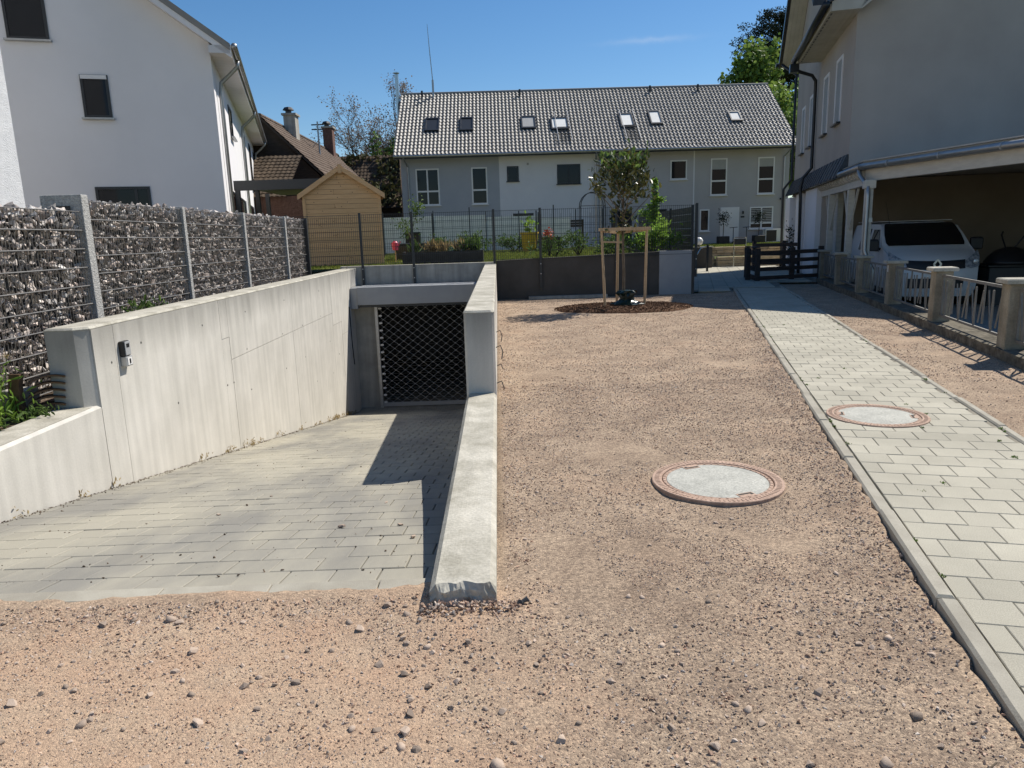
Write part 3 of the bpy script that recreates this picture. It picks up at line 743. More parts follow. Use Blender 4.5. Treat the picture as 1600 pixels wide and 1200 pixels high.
for (a, b, L) in ((-1.05, 4.36, .035), (-.55, 4.0, .03), (-.68, 4.35, .025), (-.9, 5.15, .02), (-1.9, 5.6, .02), (-2.05, 4.9, .02)):
    o = link('clod', peb[7]); o.location = (a, b, ramp_z(b) + L * .25); o.scale = (L, L * .8, L * .7); o.rotation_euler = (.2, .1, a * 9)
    tag(o, 'brown crumb of soil lying on the ramp paving', 'clod', 'soil crumbs on the ramp')

# ================================================================== OTHER GROUND SHEETS
def sheet(name, poly, z, m):
    return struct(MB().add([(p[0], p[1], z) for p in poly], [tuple(range(len(poly)))]).build(name, m))
sheet('planting_strip', [(-30, 2.7), (-3.8, 2.7), (-3.8, 18.7), (-30, 18.7)], .12, 'soil')
sheet('lawn', [(-40, 18.75), (4.95, 18.75), (4.95, 31.3), (4.95, 52), (-40, 52)], .875, 'grass_floor')
sheet('front_lawn', [(9.55, 31.35), (30, 31.35), (30, 52), (4.95, 52), (4.95, 36), (9.55, 36)], .80, 'grass_floor')
yd = MB().add([PW(3.7, 4, -.32), PW(16, 4, -.32), PW(16, 26, -.32), PW(3.7, 26, -.32)], [(0, 1, 2, 3)])
struct(yd.build('van_yard', 'yard'))
# paved court at the end of the footpath
cb = MB().add([(-.35, 19.4, .001), (.95, 19.4, .001), (.95, PATH_END + .02, .001), (2.35, PATH_END + .02, .001), (2.35, 22.4, .001), (3.6, 22.4, .001), (3.6, 34, .001), (-1.2, 34, .001), (-1.2, 25, .001)], [tuple(range(9))])
court = struct(cb.build('paved_court', 'joint')); court.matrix_world = FP
cs = MB().cbox(-.197, .197, -.197, .197, -.05, 0, .005).mesh('paver', 'path_paver')
tt = -.3
while tt < 3.3:
    s_ = 19.45
    while s_ < 33:
        if not (tt > .6 and s_ < PATH_END + .0) and not (tt > 2.0 and s_ < 22.45) and not (tt < -.15 and s_ < 19.6):
            o = link('paver', cs, court); o.location = (tt + .2, s_ + .2, .018)
        s_ += .4
    tt += .4
lb = rng.uniform(0, 1, (26000, 2)); bx = -5.3 + lb[:, 0] * 10.1; by = 18.9 + 19 * lb[:, 1] ** 1.2
b2 = rng.uniform(0, 1, (7000, 2)); bx = np.concatenate([bx, 9.7 + 7 * b2[:, 0]]); by = np.concatenate([by, 31.6 + 8 * b2[:, 1]])
bz = np.where(bx > 6, .80, .875)
hh = rng.uniform(.04, .085, len(bx)); w = .008 + .0006 * by; an = rng.uniform(0, 6.28, len(bx))
V = np.stack([np.stack([bx - w * np.cos(an), by - w * np.sin(an), bz], 1), np.stack([bx + w * np.cos(an), by + w * np.sin(an), bz], 1),
              np.stack([bx + rng.normal(0, .02, len(bx)), by + rng.normal(0, .02, len(bx)), bz + hh], 1)], 1)
struct(link('lawn_grass', np_mesh('lawn_grass', V.reshape(-1, 3), np.arange(len(bx) * 3).reshape(-1, 3), 'grass')), 'stuff')

# ================================================================== LEFT RAMP WALL
t = thing('ramp_wall', 'long pale concrete retaining wall along the sunny side of the ramp', 'wall', (XW, 6.3, ramp_z(6.3)))
prof = [(XW - .35, 6.3), (XW - .10, 6.3), (XW - .012, 6.39), (XW - .012, 18.62), (XW - .35, 18.62)]
MB().prism(prof, 'z', -3.0, .862).build('core', 'concrete', t, fix=True)
cp = MB()
pr2 = [(XW - .352, 6.297), (XW - .10, 6.297), (XW - .002, 6.387), (XW - .002, 18.623), (XW - .352, 18.623)]
pi2 = [(XW - .335, 6.314), (XW - .105, 6.314), (XW - .019, 6.395), (XW - .019, 18.606), (XW - .335, 18.606)]
cp.add([(a, b, .8615) for a, b in pr2] + [(a, b, .868) for a, b in pr2] + [(a, b, .885) for a, b in pi2],
       [(4, 3, 2, 1, 0), (10, 11, 12, 13, 14)] + [(k + i, k + (i + 1) % 5, k + 5 + (i + 1) % 5, k + 5 + i) for k in (0, 5) for i in range(5)])
cp.build('coping', 'concrete_top', t, fix=True)
TOPZ = .861
def panel(y0, y1, z0, z1, proud=0.0):
    g_ = .0035
    yb = [y0 + g_, y1 - g_]
    zb = [max(z0 + g_, ramp_z(y) - .1) if z0 > -2 else ramp_z(y) - .1 for y in yb]
    MB().add([(x, y, z) for x in (XW - .0115, XW + proud) for (y, z) in ((yb[0], zb[0]), (yb[1], zb[1]), (yb[1], z1 - g_), (yb[0], z1 - g_))],
             [(3, 2, 1, 0), (4, 5, 6, 7), (0, 1, 5, 4), (1, 2, 6, 5), (2, 3, 7, 6), (3, 0, 4, 7)]).build('panel', 'concrete', t, fix=True)
panel(6.392, 6.755, -9, TOPZ, .001)
panel(6.755, 9.34, -9, TOPZ, 0)
panel(9.34, 9.60, .355, TOPZ, .001); panel(9.34, 9.60, -9, .355, -.002)
panel(9.60, 12.56, .05, TOPZ, .001); panel(9.60, 12.56, -9, .05, .0)
panel(12.56, 15.6, .05, TOPZ, .0); panel(12.56, 15.6, -9, .05, .001)
panel(15.6, 16.45, -.22, TOPZ, .001); panel(15.6, 16.45, -9, -.22, -.001)
panel(16.45, 18.6, -.53, TOPZ, 0); panel(16.45, 18.6, -9, -.53, .001)
for y, z in ((7.25, .62), (8.78, .61), (9.37, -.25), (9.60, -.26), (10.22, .10), (11.95, .085), (13.19, .08), (11.99, -.5), (10.24, -.49), (13.22, -.51), (6.66, .52), (12.2, .62), (14.6, .6), (14.6, .09), (15.2, -.5), (16.0, -.9), (7.9, -.15), (10.3, .62), (13.9, -1.1), (15.3, -1.2), (17.0, -1.0)):
    MB().tube([(XW - .005, y, z), (XW + .0025, y, z)], [.012, .012], 8).build('tie_hole', 'hole', t)

# low wall in front of it
t = thing('low_wall', 'low concrete kerb wall at the top of the ramp beside the weeds', 'wall', (XW, 4.5, -.1))
lw = MB()
prof = [(XW - .34, -1.0), (XW - .001, -1.0), (XW - .001, .155), (XW - .03, .178), (XW - .31, .184), (XW - .34, .16)]
lw.prism(prof, 'y', 2.6, 6.389)
lw.build('wall', 'concrete', t, fix=True)
MB().prism([(XW - .312, .1845), (XW - .032, .1785), (XW - .030, .1815), (XW - .310, .1875)], 'y', 2.6, 6.29).build('coping', 'concrete_top', t, fix=True)

# ================================================================== RIGHT RAMP WALL
t = thing('ramp_parapet', 'tall narrow concrete parapet between the ramp and the gravel', 'wall', ((XA + XB) / 2, 6.73, 0))
c = .022
prof = [(XA + c, 6.73), (XB - c, 6.73), (XB, 6.73 + c), (XB, 18.58), (XA, 18.58), (XA, 6.73 + c)]
MB().prism(prof, 'z', -3.0, .862).build('wall', 'concrete', t, fix=True)
cp = MB(); q = .003
pr2 = [(XA + c - q, 6.73 - q), (XB - c + q, 6.73 - q), (XB + q, 6.73 + c), (XB + q, 18.583), (XA - q, 18.583), (XA - q, 6.73 + c)]
ctr = ((XA + XB) / 2, 12.6)
pi2 = [(p[0] + (.016 if p[0] < ctr[0] else -.016), p[1] + (.016 if p[1] < ctr[1] else -.016)) for p in pr2]
cp.add([(a, b, .8615) for a, b in pr2] + [(a, b, .866) for a, b in pr2] + [(a, b, .884) for a, b in pi2],
       [(5, 4, 3, 2, 1, 0), (12, 13, 14, 15, 16, 17)] + [(k + i, k + (i + 1) % 6, k + 6 + (i + 1) % 6, k + 6 + i) for k in (0, 6) for i in range(6)])
cp.build('coping', 'concrete_top', t, fix=True)
for i, (y, z) in enumerate(((9.6, .3), (7.9, .35), (8.6, .02), (7.4, .05))):            # cut binding wires sticking out on the gravel side
    MB().tube([(XB - .01, y, z), (XB + .05, y - .02, z + .03), (XB + .075, y - .03, z - .04), (XB + .06, y - .05, z - .12)], .006, 5).build('wire_end', 'anthracite', t)

t = thing('broken_low_wall', 'low concrete wall with a broken rough end beside the ramp', 'wall', ((XA + XB) / 2, 4.5, 0))
lw = MB(); nx = 19
def lowsec(y, zt, first=False):
    pts = [(XA, y, -1.2), (XA, y, zt - .028)]
    for i in range(nx):
        u = i / (nx - 1); pts.append((XA + .026 + (XB - XA - .052) * u, y, zt + .004 * mnoise.noise((u * 3, y * 3, 2))))
    pts += [(XB, y, zt - .03), (XB, y, -1.2)]
    return pts
def chip(x, k): return .030 * mnoise.noise((x * 13, k * 1.7, 8.1)) + .018 * mnoise.noise((x * 33, k * 2.3, 1.1))
stn = [(2.87, .103), (2.93, .105), (3.6, .10), (4.4, .094), (5.2, .092), (6.0, .095), (6.728, .098)]
secs = [lowsec(*a) for a in stn]
secs[0] = [(p[0], p[1] + chip(p[0], 0), p[2]) for p in secs[0]]
k = len(secs[0])
for s_ in secs: lw.v += s_
for i in range(len(secs) - 1):
    for j in range(k - 1): lw.f.append((i * k + j, i * k + j + 1, (i + 1) * k + j + 1, (i + 1) * k + j))
lw.f.append(tuple((len(secs) - 1) * k + j for j in range(k))[::-1])
top = secs[0][1:-1]; prev = list(range(1, k - 1))                 # the broken face: rows of vertices going down from the chipped top edge
for r_ in range(1, 7):
    row = []
    for i, p in enumerate(top):
        f_ = r_ / 6; z = p[2] * (1 - f_) - .06 * f_ + .008 * mnoise.noise((p[0] * 20, r_ * 3.1, 5))
        y = 2.87 + chip(p[0], r_ * .35) - .028 * math.sin(f_ * 2.2) + .012 * mnoise.noise((p[0] * 50, r_ * 1.3, 9))
        row.append(len(lw.v)); lw.v.append((p[0], y, z))
    for i in range(len(top) - 1): lw.f.append((prev[i], prev[i + 1], row[i + 1], row[i]))
    prev = row
lw.build('wall', 'concrete_top', t, fix=True)
x = rng.uniform(XA - .04, XB + .1, 260); y = 2.83 - np.abs(rng.normal(0, .045, 260)); s_ = rng.uniform(.004, .016, 260)
z = np.array([gravel_z(a, b) for a, b in zip(x, y)]) + s_ * .4 + .02 * np.exp(-((y - 2.83) / .05) ** 2)
struct(link('rubble_grit', scatter('rubble_grit', angular, np.stack([x, y, z], 1), s_, rand_rot(260), 'stone')), 'stuff')
solo(MB().tube([(.03, 2.83, .008), (.045, 2.845, .016), (.055, 2.86, .01), (.075, 2.875, .014), (.085, 2.865, .008)], [.004, .014, .008, .012, .004], 6), 'plastic_scrap', 'anthracite', 'dark crumpled plastic scrap on the gravel by the broken wall end', 'scrap', (.05, 2.85, 0))

# ================================================================== GARAGE GATE
GY = 18.05
ga = MB()
ga.box(XW - .3, -3.10, GY, 18.55, -2.75, 0.0); ga.box(-.42, XB, GY, 18.55, -2.75, 0.0)
garage = struct(MB().add([(-4.2, 18.6, -2.64), (.3, 18.6, -2.64), (.3, 26, -2.64), (-4.2, 26, -2.64), (-4.2, 18.6, -.02), (.3, 18.6, -.02), (.3, 26, -.02), (-4.2, 26, -.02)],
    [(0, 1, 2, 3), (7, 6, 5, 4), (1, 5, 6, 2), (3, 2, 6, 7), (0, 3, 7, 4)]).build('garage_room', 'dark_wall'))
ga.build('jamb', 'concrete_grey', garage)
t = thing('roller_gate', 'closed lattice roller gate with grey housing at the foot of the ramp', 'gate', (-1.75, GY, -2.6))
MB().box(-3.42, -.345, 17.55, 18.57, .03, .455).build('housing', 'grey_panel', t, bevel=.008)
MB().box(-3.59, -3.425, 17.58, 18.57, -.06, .44).build('housing_bracket', 'grey_panel', t, bevel=.006)
MB().box(-3.36, -.345, 17.60, 17.64, -.03, .028).build('housing_lip', 'anthracite', t)
MB().box(-3.10, -3.03, GY - .08, GY + .02, -2.62, .02).build('guide_rail', 'galv', t)
MB().box(-.45, -.38, GY - .08, GY + .02, -2.62, .02).build('guide_rail', 'galv', t)
MB().box(-3.03, -.45, GY - .045, GY - .005, -2.60, -2.50).build('bottom_bar', 'grey_panel', t)
lat = MB(); nd = MB(); hb = MB(); cl = MB()
dz, dx = .0915, .1175; X0, X1, Z0, Z1 = -3.02, -.46, -2.49, .0
nr = int((Z1 - Z0) / dz)
for r_ in range(nr):
    za = Z0 + r_ * dz; zb = za + dz; nx_ = int((X1 - X0) / dx)
    for i in range(nx_):
        xa, xb = X0 + i * dx, X0 + (i + 1) * dx
        up = (i + r_) % 2 == 0
        lat.bar((xa, GY - .025, za if up else zb), (xb, GY - .025, zb if up else za), .0062)
        if up: nd.box(xa - .014, xa + .014, GY - .036, GY - .014, za - .010, za + .010)
    hb.bar((X0, GY - .005, za), (X1, GY - .005, za), .007)
    if r_ % 2 == 0: cl.box(X0 + .01, X0 + .085, GY - .05, GY - .03, za - .012, za + .028)
lat.build('lattice', 'grey_pl', t)['kind'] = 'stuff'
nd.build('lattice_joints', 'grey_pl', t)['kind'] = 'stuff'
hb.build('cross_rods', 'anthracite', t)['kind'] = 'stuff'
cl.build('lit_end_clips', 'white_pl', t)['kind'] = 'stuff'  # white colour paints in the sunlight on the left slat ends
MB().tube([(XW + .012, 17.35, .02), (XW + .012, 17.4, -.9), (XW + .012, 17.5, -1.4)], .012, 6).build('cable', 'black', t)

# concrete wall above the gate
t = thing('gate_lintel_wall', 'weathered grey concrete wall above the roller gate carrying the mesh fence', 'wall', (-1.9, 18.6, .4))
MB().box(-4.0, XB - .002, 18.62, 18.86, .0, .925).build('core', 'concrete_grey', t)
xs_ = [-3.6, -3.05, -1.95, -1.6, -.85, -.42, XB - .004]
for a, b in zip(xs_[:-1], xs_[1:]):
    MB().box(a + .003, b - .003, 18.605, 18.619, .45, .92).build('panel', 'concrete_grey', t)

# dark garden wall: front leg, pale end panel, side leg
t = thing('garden_wall', 'dark grey garden retaining wall with a paler end panel behind the young tree', 'wall', (2.5, 18.6, 0))
MB().add([(x, y, z) for y in (18.6, 18.8) for (x, z) in ((XB + .005, -.15), (4.10, -.1), (4.10, 1.06), (XB + .005, .955))],
         [(0, 1, 2, 3), (7, 6, 5, 4), (0, 4, 5, 1), (1, 5, 6, 2), (2, 6, 7, 3), (3, 7, 4, 0)]).build('dark_panel', 'dark_wall', t, fix=True)
MB().box(3.82, 3.85, 18.594, 18.5995, .0, 1.045).build('joint_strip', 'anthracite', t)
MB().box(4.103, 4.93, 18.585, 18.8, -.1, 1.072).build('end_panel', 'grey_panel', t)
MB().box(4.933, 5.0, 18.57, 18.82, -.1, 1.066).build('corner_post', 'dark_wall', t)
MB().box(4.85, 4.96, 18.83, 28.0, -.1, 1.02).build('side_panel', 'dark_wall', t)
ft = MB().box(.75, 2.75, 18.40, 18.56, -.06, .035); ft.build('footing_strip', 'concrete_grey', t)

# ================================================================== INTERCOM KEY SWITCH
t = thing('key_switch', 'small grey and black key switch box fixed on the concrete ramp wall', 'switch box', (XW, 6.87, .46))
MB().box(XW + .002, XW + .05, 6.81, 6.93, .545, .69).build('housing', 'black', t, bevel=.008)
MB().box(XW + .0505, XW + .06, 6.825, 6.92, .555, .685).build('front_plate', 'grey_pl', t, bevel=.004)
MB().box(XW + .0605, XW + .063, 6.845, 6.895, .63, .665).build('reader', 'black', t)
MB().box(XW + .002, XW + .058, 6.815, 6.935, .45, .543).build('lock_box', 'galv', t, bevel=.006)
pl = MB().box(XW + .0585, XW + .063, 6.835, 6.915, .462, .532).build('lock_plate', 'white_pl', t)
MB().box(XW + .0635, XW + .067, 6.865, 6.885, .475, .52).build('keyhole', 'black', pl)

# ================================================================== GABION WALL
GX = -4.55
t = thing('gabion_wall', 'long wire cage wall filled with grey broken stone behind the ramp', 'gabion wall', (GX, 11, .12))
MB().box(GX - .32, GX - .10, 4.2, 8.2, .12, 1.90).build('fill_core', 'gabion_dark', t)
MB().box(GX - .32, GX - .10, 8.2, 17.6, .12, 2.02).build('fill_core', 'gabion_dark', t)
py = [8.32, 10.85, 13.40, 15.95, 17.62]
for i, y in enumerate(py):
    if i == 0: MB().box(GX - .42, GX + .03, y - .10, y + .04, .12, 2.14).build('post', 'granite', t, bevel=.01)
    elif i == 4: MB().box(GX - .05, GX + .06, y - .04, y + .05, .12, 2.12).build('post', 'anthracite', t)
    else: MB().box(GX - .10, GX + .03, y - .045, y + .045, .12, 2.11).build('post', 'granite', t, bevel=.008)
MB().box(GX - .42, GX + .03, 4.1, 4.2, .12, 2.0).build('post', 'granite', t)
spans = [(4.2, 8.22, 1.955)] + [(a + .05, b - .05, 2.075) for a, b in zip(py[:-1], py[1:])]
vw = MB()
for a, b, top in spans:
    z = top
    while z > .15:
        MB().tube([(GX - .003, a, z), (GX - .003, b, z)], .0085 if z < top else .006, 6).build('rail_wire', 'wire', t); z -= .2
    y = a + .025
    while y < b:
        vw.bar((GX - .012, y, .15), (GX - .012, y, top), .005); y += .05
vw.build('upright_wires', 'wire', t)['kind'] = 'stuff'
gp = hull_protos(12, 10, (1, .60, .55))
P, S = [], []
for a, b, top in spans:
    ny = int((b - a) / .072); nz_ = int((top - .18) / .066)
    yy_, zz_ = np.meshgrid(np.linspace(a + .03, b - .03, ny), np.linspace(.2, top - .01, nz_))
    n = yy_.size
    P.append(np.stack([GX - .062 + rng.normal(0, .014, n), yy_.ravel() + rng.normal(0, .02, n), zz_.ravel() + rng.normal(0, .018, n)], 1)); S.append(rng.uniform(.036, .082, n))
    n = int((b - a) / .05)                                 # stones heaped on top
    P.append(np.stack([rng.uniform(GX - .28, GX - .05, n), rng.uniform(a, b, n), top + rng.uniform(-.03, .035, n)], 1)); S.append(rng.uniform(.04, .085, n))
P = np.concatenate(P); S = np.concatenate(S)
P[:, 0] = np.minimum(P[:, 0], GX - .012 - S * .62)
sc_ = P[:, 1] + 0 * S
inview = (P[:, 1] > 6.55) & ((P[:, 2] > .88) | (P[:, 1] < 7.2))
order = np.lexsort((P[:, 1], ~inview)); big = order[:300]; small = order[300:]
rot = rand_rot(len(P))
gm = [proto_mesh('stone', p, 'gabion') for p in gp]
for i in big:
    o = link('stone', gm[int(rng.integers(len(gm)))], t); o.location = Vector(P[i]) - Vector(OFF[t.name]); o.scale = (S[i],) * 3
    o.rotation_euler = Matrix(rot[i].tolist()).to_euler()
me = scatter('stone_fill', gp, P[small] - np.array(OFF[t.name]), S[small], rot[small], 'gabion')
link('stone_fill', me, t)['kind'] = 'stuff'

# weeds in front of the gabion
def tuft(name, x, y, z, n, r, L, m, label, cat, aspect=.25, up=1.2, hgt=.25, flowers=0):
    th = thing(name, label, cat, (x, y, z))
    p = np.stack([rng.normal(0, r, n), rng.normal(0, r, n), np.abs(rng.normal(0, hgt * .5, n))], 1)
    link('leaves', leaf_mesh('leaves', p, L, m, aspect, up), th)
    st = MB()
    for k in range(max(6, n // 25)):
        a = rng.normal(0, r * .7, 2); st.tube([(a[0] * .4, a[1] * .4, 0), (a[0], a[1], hgt * rng.uniform(.5, 1.1))], [.004, .002], 4)
    o = link('stems', st.mesh('stems', m), th)
    for k in range(flowers):
        a = rng.normal(0, r, 2); h = hgt * rng.uniform(.9, 1.5)
        s_ = MB().tube([(a[0] * .5, a[1] * .5, 0), (a[0], a[1], h)], [.004, .003], 4); f = link('flower_stalk', s_.mesh('flower_stalk', 'leaf_mid'), th)
        hd = np.array([(a[0], a[1], h)]) + rng.normal(0, .012, (40, 3))
        link('flower_head', leaf_mesh('flower_head', hd, .022, 'straw' if k % 3 else 'yellow', .3, .3), f)
    return th
tuft('dandelion_clump', -4.28, 5.92, .14, 420, .11, .085, 'leaf_bright', 'tall clump of dandelions gone to seed against the gabion cage', 'weeds', .22, 1.3, .42, 9)
tuft('weed_clump', -3.92, 6.0, .15, 110, .06, .06, 'leaf_mid', 'low green weeds growing by the rusty tile stack', 'weeds', .3, 1.0, .12)
tuft('weed_clump', -4.15, 5.55, .14, 260, .12, .075, 'leaf_mid', 'leafy weeds sprawling onto the end of the low wall', 'weeds', .35, .8, .16)
tuft('weed_clump', -4.25, 8.75, .8, 90, .12, .08, 'leaf_mid', 'small weeds between the gabion post and the ramp wall', 'weeds', .3, 1, .1)

# stack of curved rusty edging pieces
t = thing('tile_stack', 'stack of curved rusty brown roof tiles leaning by the gabion', 'tile stack', (-4.05, 6.22, .14))
def arc_tile(z0, r0, x, y, tilt):
    m = MB(); n = 8; vs = []
    for i in range(n + 1):
        w = -1.0 + 2.0 * i / n
        for rr, zz in ((r0, 0), (r0 - .012, 0), (r0 - .012, .012), (r0, .012)): pass
    for i in range(n + 1):
        u = i / n; px_ = -.14 + .28 * u; bow = .055 * (1 - (2 * u - 1) ** 2)
        for d, h in ((-.09, 0), (.09, 0), (.09, .014), (-.09, .014)): vs.append((px_, d + bow, h + .03 * (1 - (2 * u - 1) ** 2)))
    f = [(0, 1, 2, 3), (4 * n + 3, 4 * n + 2, 4 * n + 1, 4 * n)]
    for i in range(n):
        for j in range(4): f.append((i * 4 + j, i * 4 + (j + 1) % 4, i * 4 + 4 + (j + 1) % 4, i * 4 + 4 + j))
    m.add(vs, f); m.xf(Matrix.Translation((x, y, z0)) @ Matrix.Rotation(tilt, 4, 'Y') @ Matrix.Rotation(.5, 4, 'Z')); return m
for i in range(5):
    arc_tile(.20 + i * .062, .2, -3.98 + .008 * i, 6.24, -.12).build('tile', 'corten', t, fix=True)
up = MB(); vs = []
for i in range(9):
    u = i / 8; bow = .03 * (1 - (2 * u - 1) ** 2)
    for a, b in ((-.05, -.03), (.05, -.03), (.05, .03), (-.05, .03)): vs.append((-4.13 + a * .9 - bow, 6.13 + b, .13 + .40 * u))
up.add(vs, [(0, 1, 2, 3), (35, 34, 33, 32)] + [(i * 4 + j, i * 4 + (j + 1) % 4, i * 4 + 4 + (j + 1) % 4, i * 4 + 4 + j) for i in range(8) for j in range(4)])
up.build('upright_piece', 'corten', t, fix=True)
t = thing('block_pile', 'small pile of grey concrete blocks behind the rusty tile stack', 'blocks', (-4.3, 6.35, .13))
for i in range(3): MB().cbox(-4.42, -4.2, 6.28 + .01 * i, 6.5, .13 + .075 * i, .2 + .075 * i, .006).build('block', 'concrete_grey', t)

# ================================================================== window helper (frame around an opening in the plane y = const or x = const)
def window(parent, x0, x1, z0, z1, y, fm='white_frame', mull=None, trans=None, fw=.07, sill=True, shutter=0, name='window', blind=0, out=-1, glass='glass', sillm=None):
    """window in a wall facing -y (out=-1): frame proud of the wall, pane set back in it"""
    a, b = (y - .035, y + .02)
    f = MB()
    f.box(x0, x0 + fw, a, b, z0, z1); f.box(x1 - fw, x1, a, b, z0, z1)
    f.box(x0 + fw, x1 - fw, a, b, z1 - fw, z1); f.box(x0 + fw, x1 - fw, a, b, z0, z0 + fw)
    w = f.build(name, fm, parent)
    xs_ = [x0 + fw] + ([mull] if mull else []) + [x1 - fw]
    zs_ = [z0 + fw] + ([trans] if trans else []) + [z1 - fw]
    bars = MB()
    if mull: bars.box(mull - fw * .55, mull + fw * .55, a + .003, b, z0 + fw, z1 - fw)
    if trans: bars.box(x0 + fw, x1 - fw, a + .006, b, trans - fw * .6, trans + fw * .6)
    if mull or trans: bars.build('glazing_bar', fm, w)
    for i in range(len(xs_) - 1):
        for j in range(len(zs_) - 1):
            MB().box(xs_[i] + .002, xs_[i + 1] - .002, y - .012, y + .01, zs_[j] + .002, zs_[j + 1] - .002).build('pane', glass, w)
    if blind:
        MB().box(x0 + fw + .004, x1 - fw - .004, y - .019, y - .0135, z1 - fw - blind, z1 - fw - .003).build('blind', 'blind', w)
    if shutter:
        MB().box(x0 + .02, x1 - .02, y - .06, y - .036, z1 - shutter, z1 - .01).build('shutter_box', 'white_frame', w)
    if sill:
        MB().box(x0 - .05, x1 + .05, y - .11, y - .002, z0 - .045, z0 - .003).build('sill', sillm or fm, w)
    return w

# ================================================================== ROW OF FOUR HOUSES
t = thing('row_house', 'grey and white terrace house with a grey tiled roof beyond the garden', 'house', (5.4, 40, .8))
YF = 40.0; ZE = 5.85
units = [(-5.0, .25, 'wall_slate'), (.25, 5.51, 'wall_white'), (5.51, 10.64, 'wall_grey'), (10.64, 15.78, 'wall_grey2')]
for i, (a, b, m) in enumerate(units):
    MB().box(a + .004, b - .004, YF + .0, 48.3, .3, ZE).build('wall', m, t)
gl = MB(); gl.prism([(40.0, ZE), (48.3, ZE), (44.15, 9.45)], 'x', -4.99, -4.75); gl.build('gable', 'wall_slate', t)
gl = MB(); gl.prism([(40.0, ZE), (48.3, ZE), (44.15, 9.45)], 'x', 15.53, 15.77); gl.build('gable', 'wall_grey2', t)
for x_ in (.25, 10.64): MB().box(x_ - .035, x_ + .035, YF - .012, YF + .01, .8, ZE - .1).build('party_strip', 'wall_white', t)
# roof: rolled tiles in courses
PIT = R(38); RX0_, RX1_ = -5.25, 15.92; Y0, Z0 = 39.18, 5.80
SL = (44.15 - Y0) / math.cos(PIT)
def tile_roof(name, x0, x1, slope, colw, rowh, amp, m, parent, xf, lift=.028, n=5):
    nc = int(round((x1 - x0) / colw)); nr_ = int(round(slope / rowh)); cw = (x1 - x0) / nc; rh = slope / nr_
    xs_ = np.array([i * cw + u * cw for i in range(nc) for u in np.linspace(0, 1, n, endpoint=False)] + [x1 - x0]) + x0
    ph = ((xs_ - x0) / cw) % 1.0
    hgt = amp * (0.5 + 0.5 * np.sin(2 * np.pi * ph)); V = []
    for r_ in range(nr_):
        for d, l in ((0.0, lift), (rh + .012, 0.0)):
            j = rng.normal(0, .0015, len(xs_))
            V.append(np.stack([xs_, np.full_like(xs_, r_ * rh + d), hgt + l + j], 1))
    V = np.concatenate(V); w = len(xs_); T = []
    k = np.arange(w - 1)
    for r_ in range(2 * nr_ - 1):
        a = r_ * w; T.append(np.stack([a + k, a + k + 1, a + w + k + 1, a + w + k], 1))
    V4 = np.concatenate([V, np.ones((len(V), 1))], 1) @ np.array(xf).T
    me = np_mesh(name, V4[:, :3] - np.array(OFF[parent.name]), np.concatenate(T), m)
    o = link(name, me, parent); o['kind'] = 'stuff'; return o
def slope_xf(origin, xdir, updir):
    x = Vector(xdir).normalized(); u = Vector(updir).normalized(); n = x.cross(u)
    return Matrix.Translation(origin) @ Matrix((x, u, n)).transposed().to_4x4()
xf = slope_xf((0, Y0, Z0), (1, 0, 0), (0, math.cos(PIT), math.sin(PIT)))
tile_roof('roof_tiles', RX0_, RX1_, SL, .205, .315, .062, 'tile_grey', t, xf, .04, 6)
ZR = Z0 + SL * math.sin(PIT)
dk = MB(); dk.add([(x, y, z) for x in (RX0_ + .03, RX1_ - .03) for (y, z) in ((Y0 + .05, Z0 - .02), (44.15, ZR - .03), (49.1, Z0 - .02), (49.1, Z0 - .16), (44.15, ZR - .18), (Y0 + .05, Z0 - .16))],
    [(5, 4, 3, 2, 1, 0), (6, 7, 8, 9, 10, 11)] + [(i, (i + 1) % 6, 6 + (i + 1) % 6, 6 + i) for i in range(6)])
dk.build('roof_deck', 'dark_frame', t, fix=True)
for k in range(62):
    x_ = RX0_ + k * (RX1_ - RX0_) / 62
    MB().tube([(x_, 44.15, ZR + .01), (x_ + .35, 44.15, ZR + .02)], [.11, .10], 8).build('ridge_tile', 'tile_grey', t)
MB().tube([(RX0_, Y0 - .06, Z0 - .03), (RX1_, Y0 - .06, Z0 - .03)], .065, 8).build('gutter', 'zinc', t)
for x_, in ((-4.62,), (15.46,)):
    MB().tube([(x_ - .12 if x_ < 0 else x_ + .12, Y0 - .05, Z0 - .08), (x_, YF - .08, Z0 - .5), (x_, YF - .08, .85)], .045, 8).build('downpipe', 'zinc', t)
MB().tube([(5.30, Y0 - .05, Z0 - .08), (5.36, YF - .08, Z0 - .4), (5.36, YF - .08, .85)], .045, 8).build('downpipe', 'zinc', t)
MB().tube([(5.62, YF - .07, Z0 - .3), (5.62, YF - .07, .85)], .04, 8).build('downpipe', 'zinc', t)
# windows
window(t, -4.23, -2.99, 3.30, 5.2, YF, mull=-3.62, trans=4.03)
window(t, -1.27, -.43, 3.29, 5.2, YF, trans=4.03)
window(t, .63, 1.25, 4.43, 5.2, YF, fm='dark_frame')
window(t, 3.30, 4.54, 4.21, 5.22, YF, fm='dark_frame', mull=3.92)
window(t, 9.36, 10.26, 4.26, 5.27, YF)
window(t, 11.53, 12.42, 3.38, 5.30, YF, trans=4.13, blind=.5)
window(t, 14.07, 14.97, 3.38, 5.30, YF, trans=4.16, blind=.42)
window(t, 10.99, 11.52, 1.50, 2.67, YF)
w = window(t, 13.71, 14.99, 1.55, 2.72, YF, mull=14.35, trans=1.86)
sl = MB()
for i in range(8):
    for a, b in ((13.79, 14.30), (14.40, 14.91)): sl.box(a, b, YF - .03, YF - .022, 1.92 + i * .09, 1.97 + i * .09)
sl.build('blind', 'blind', w)
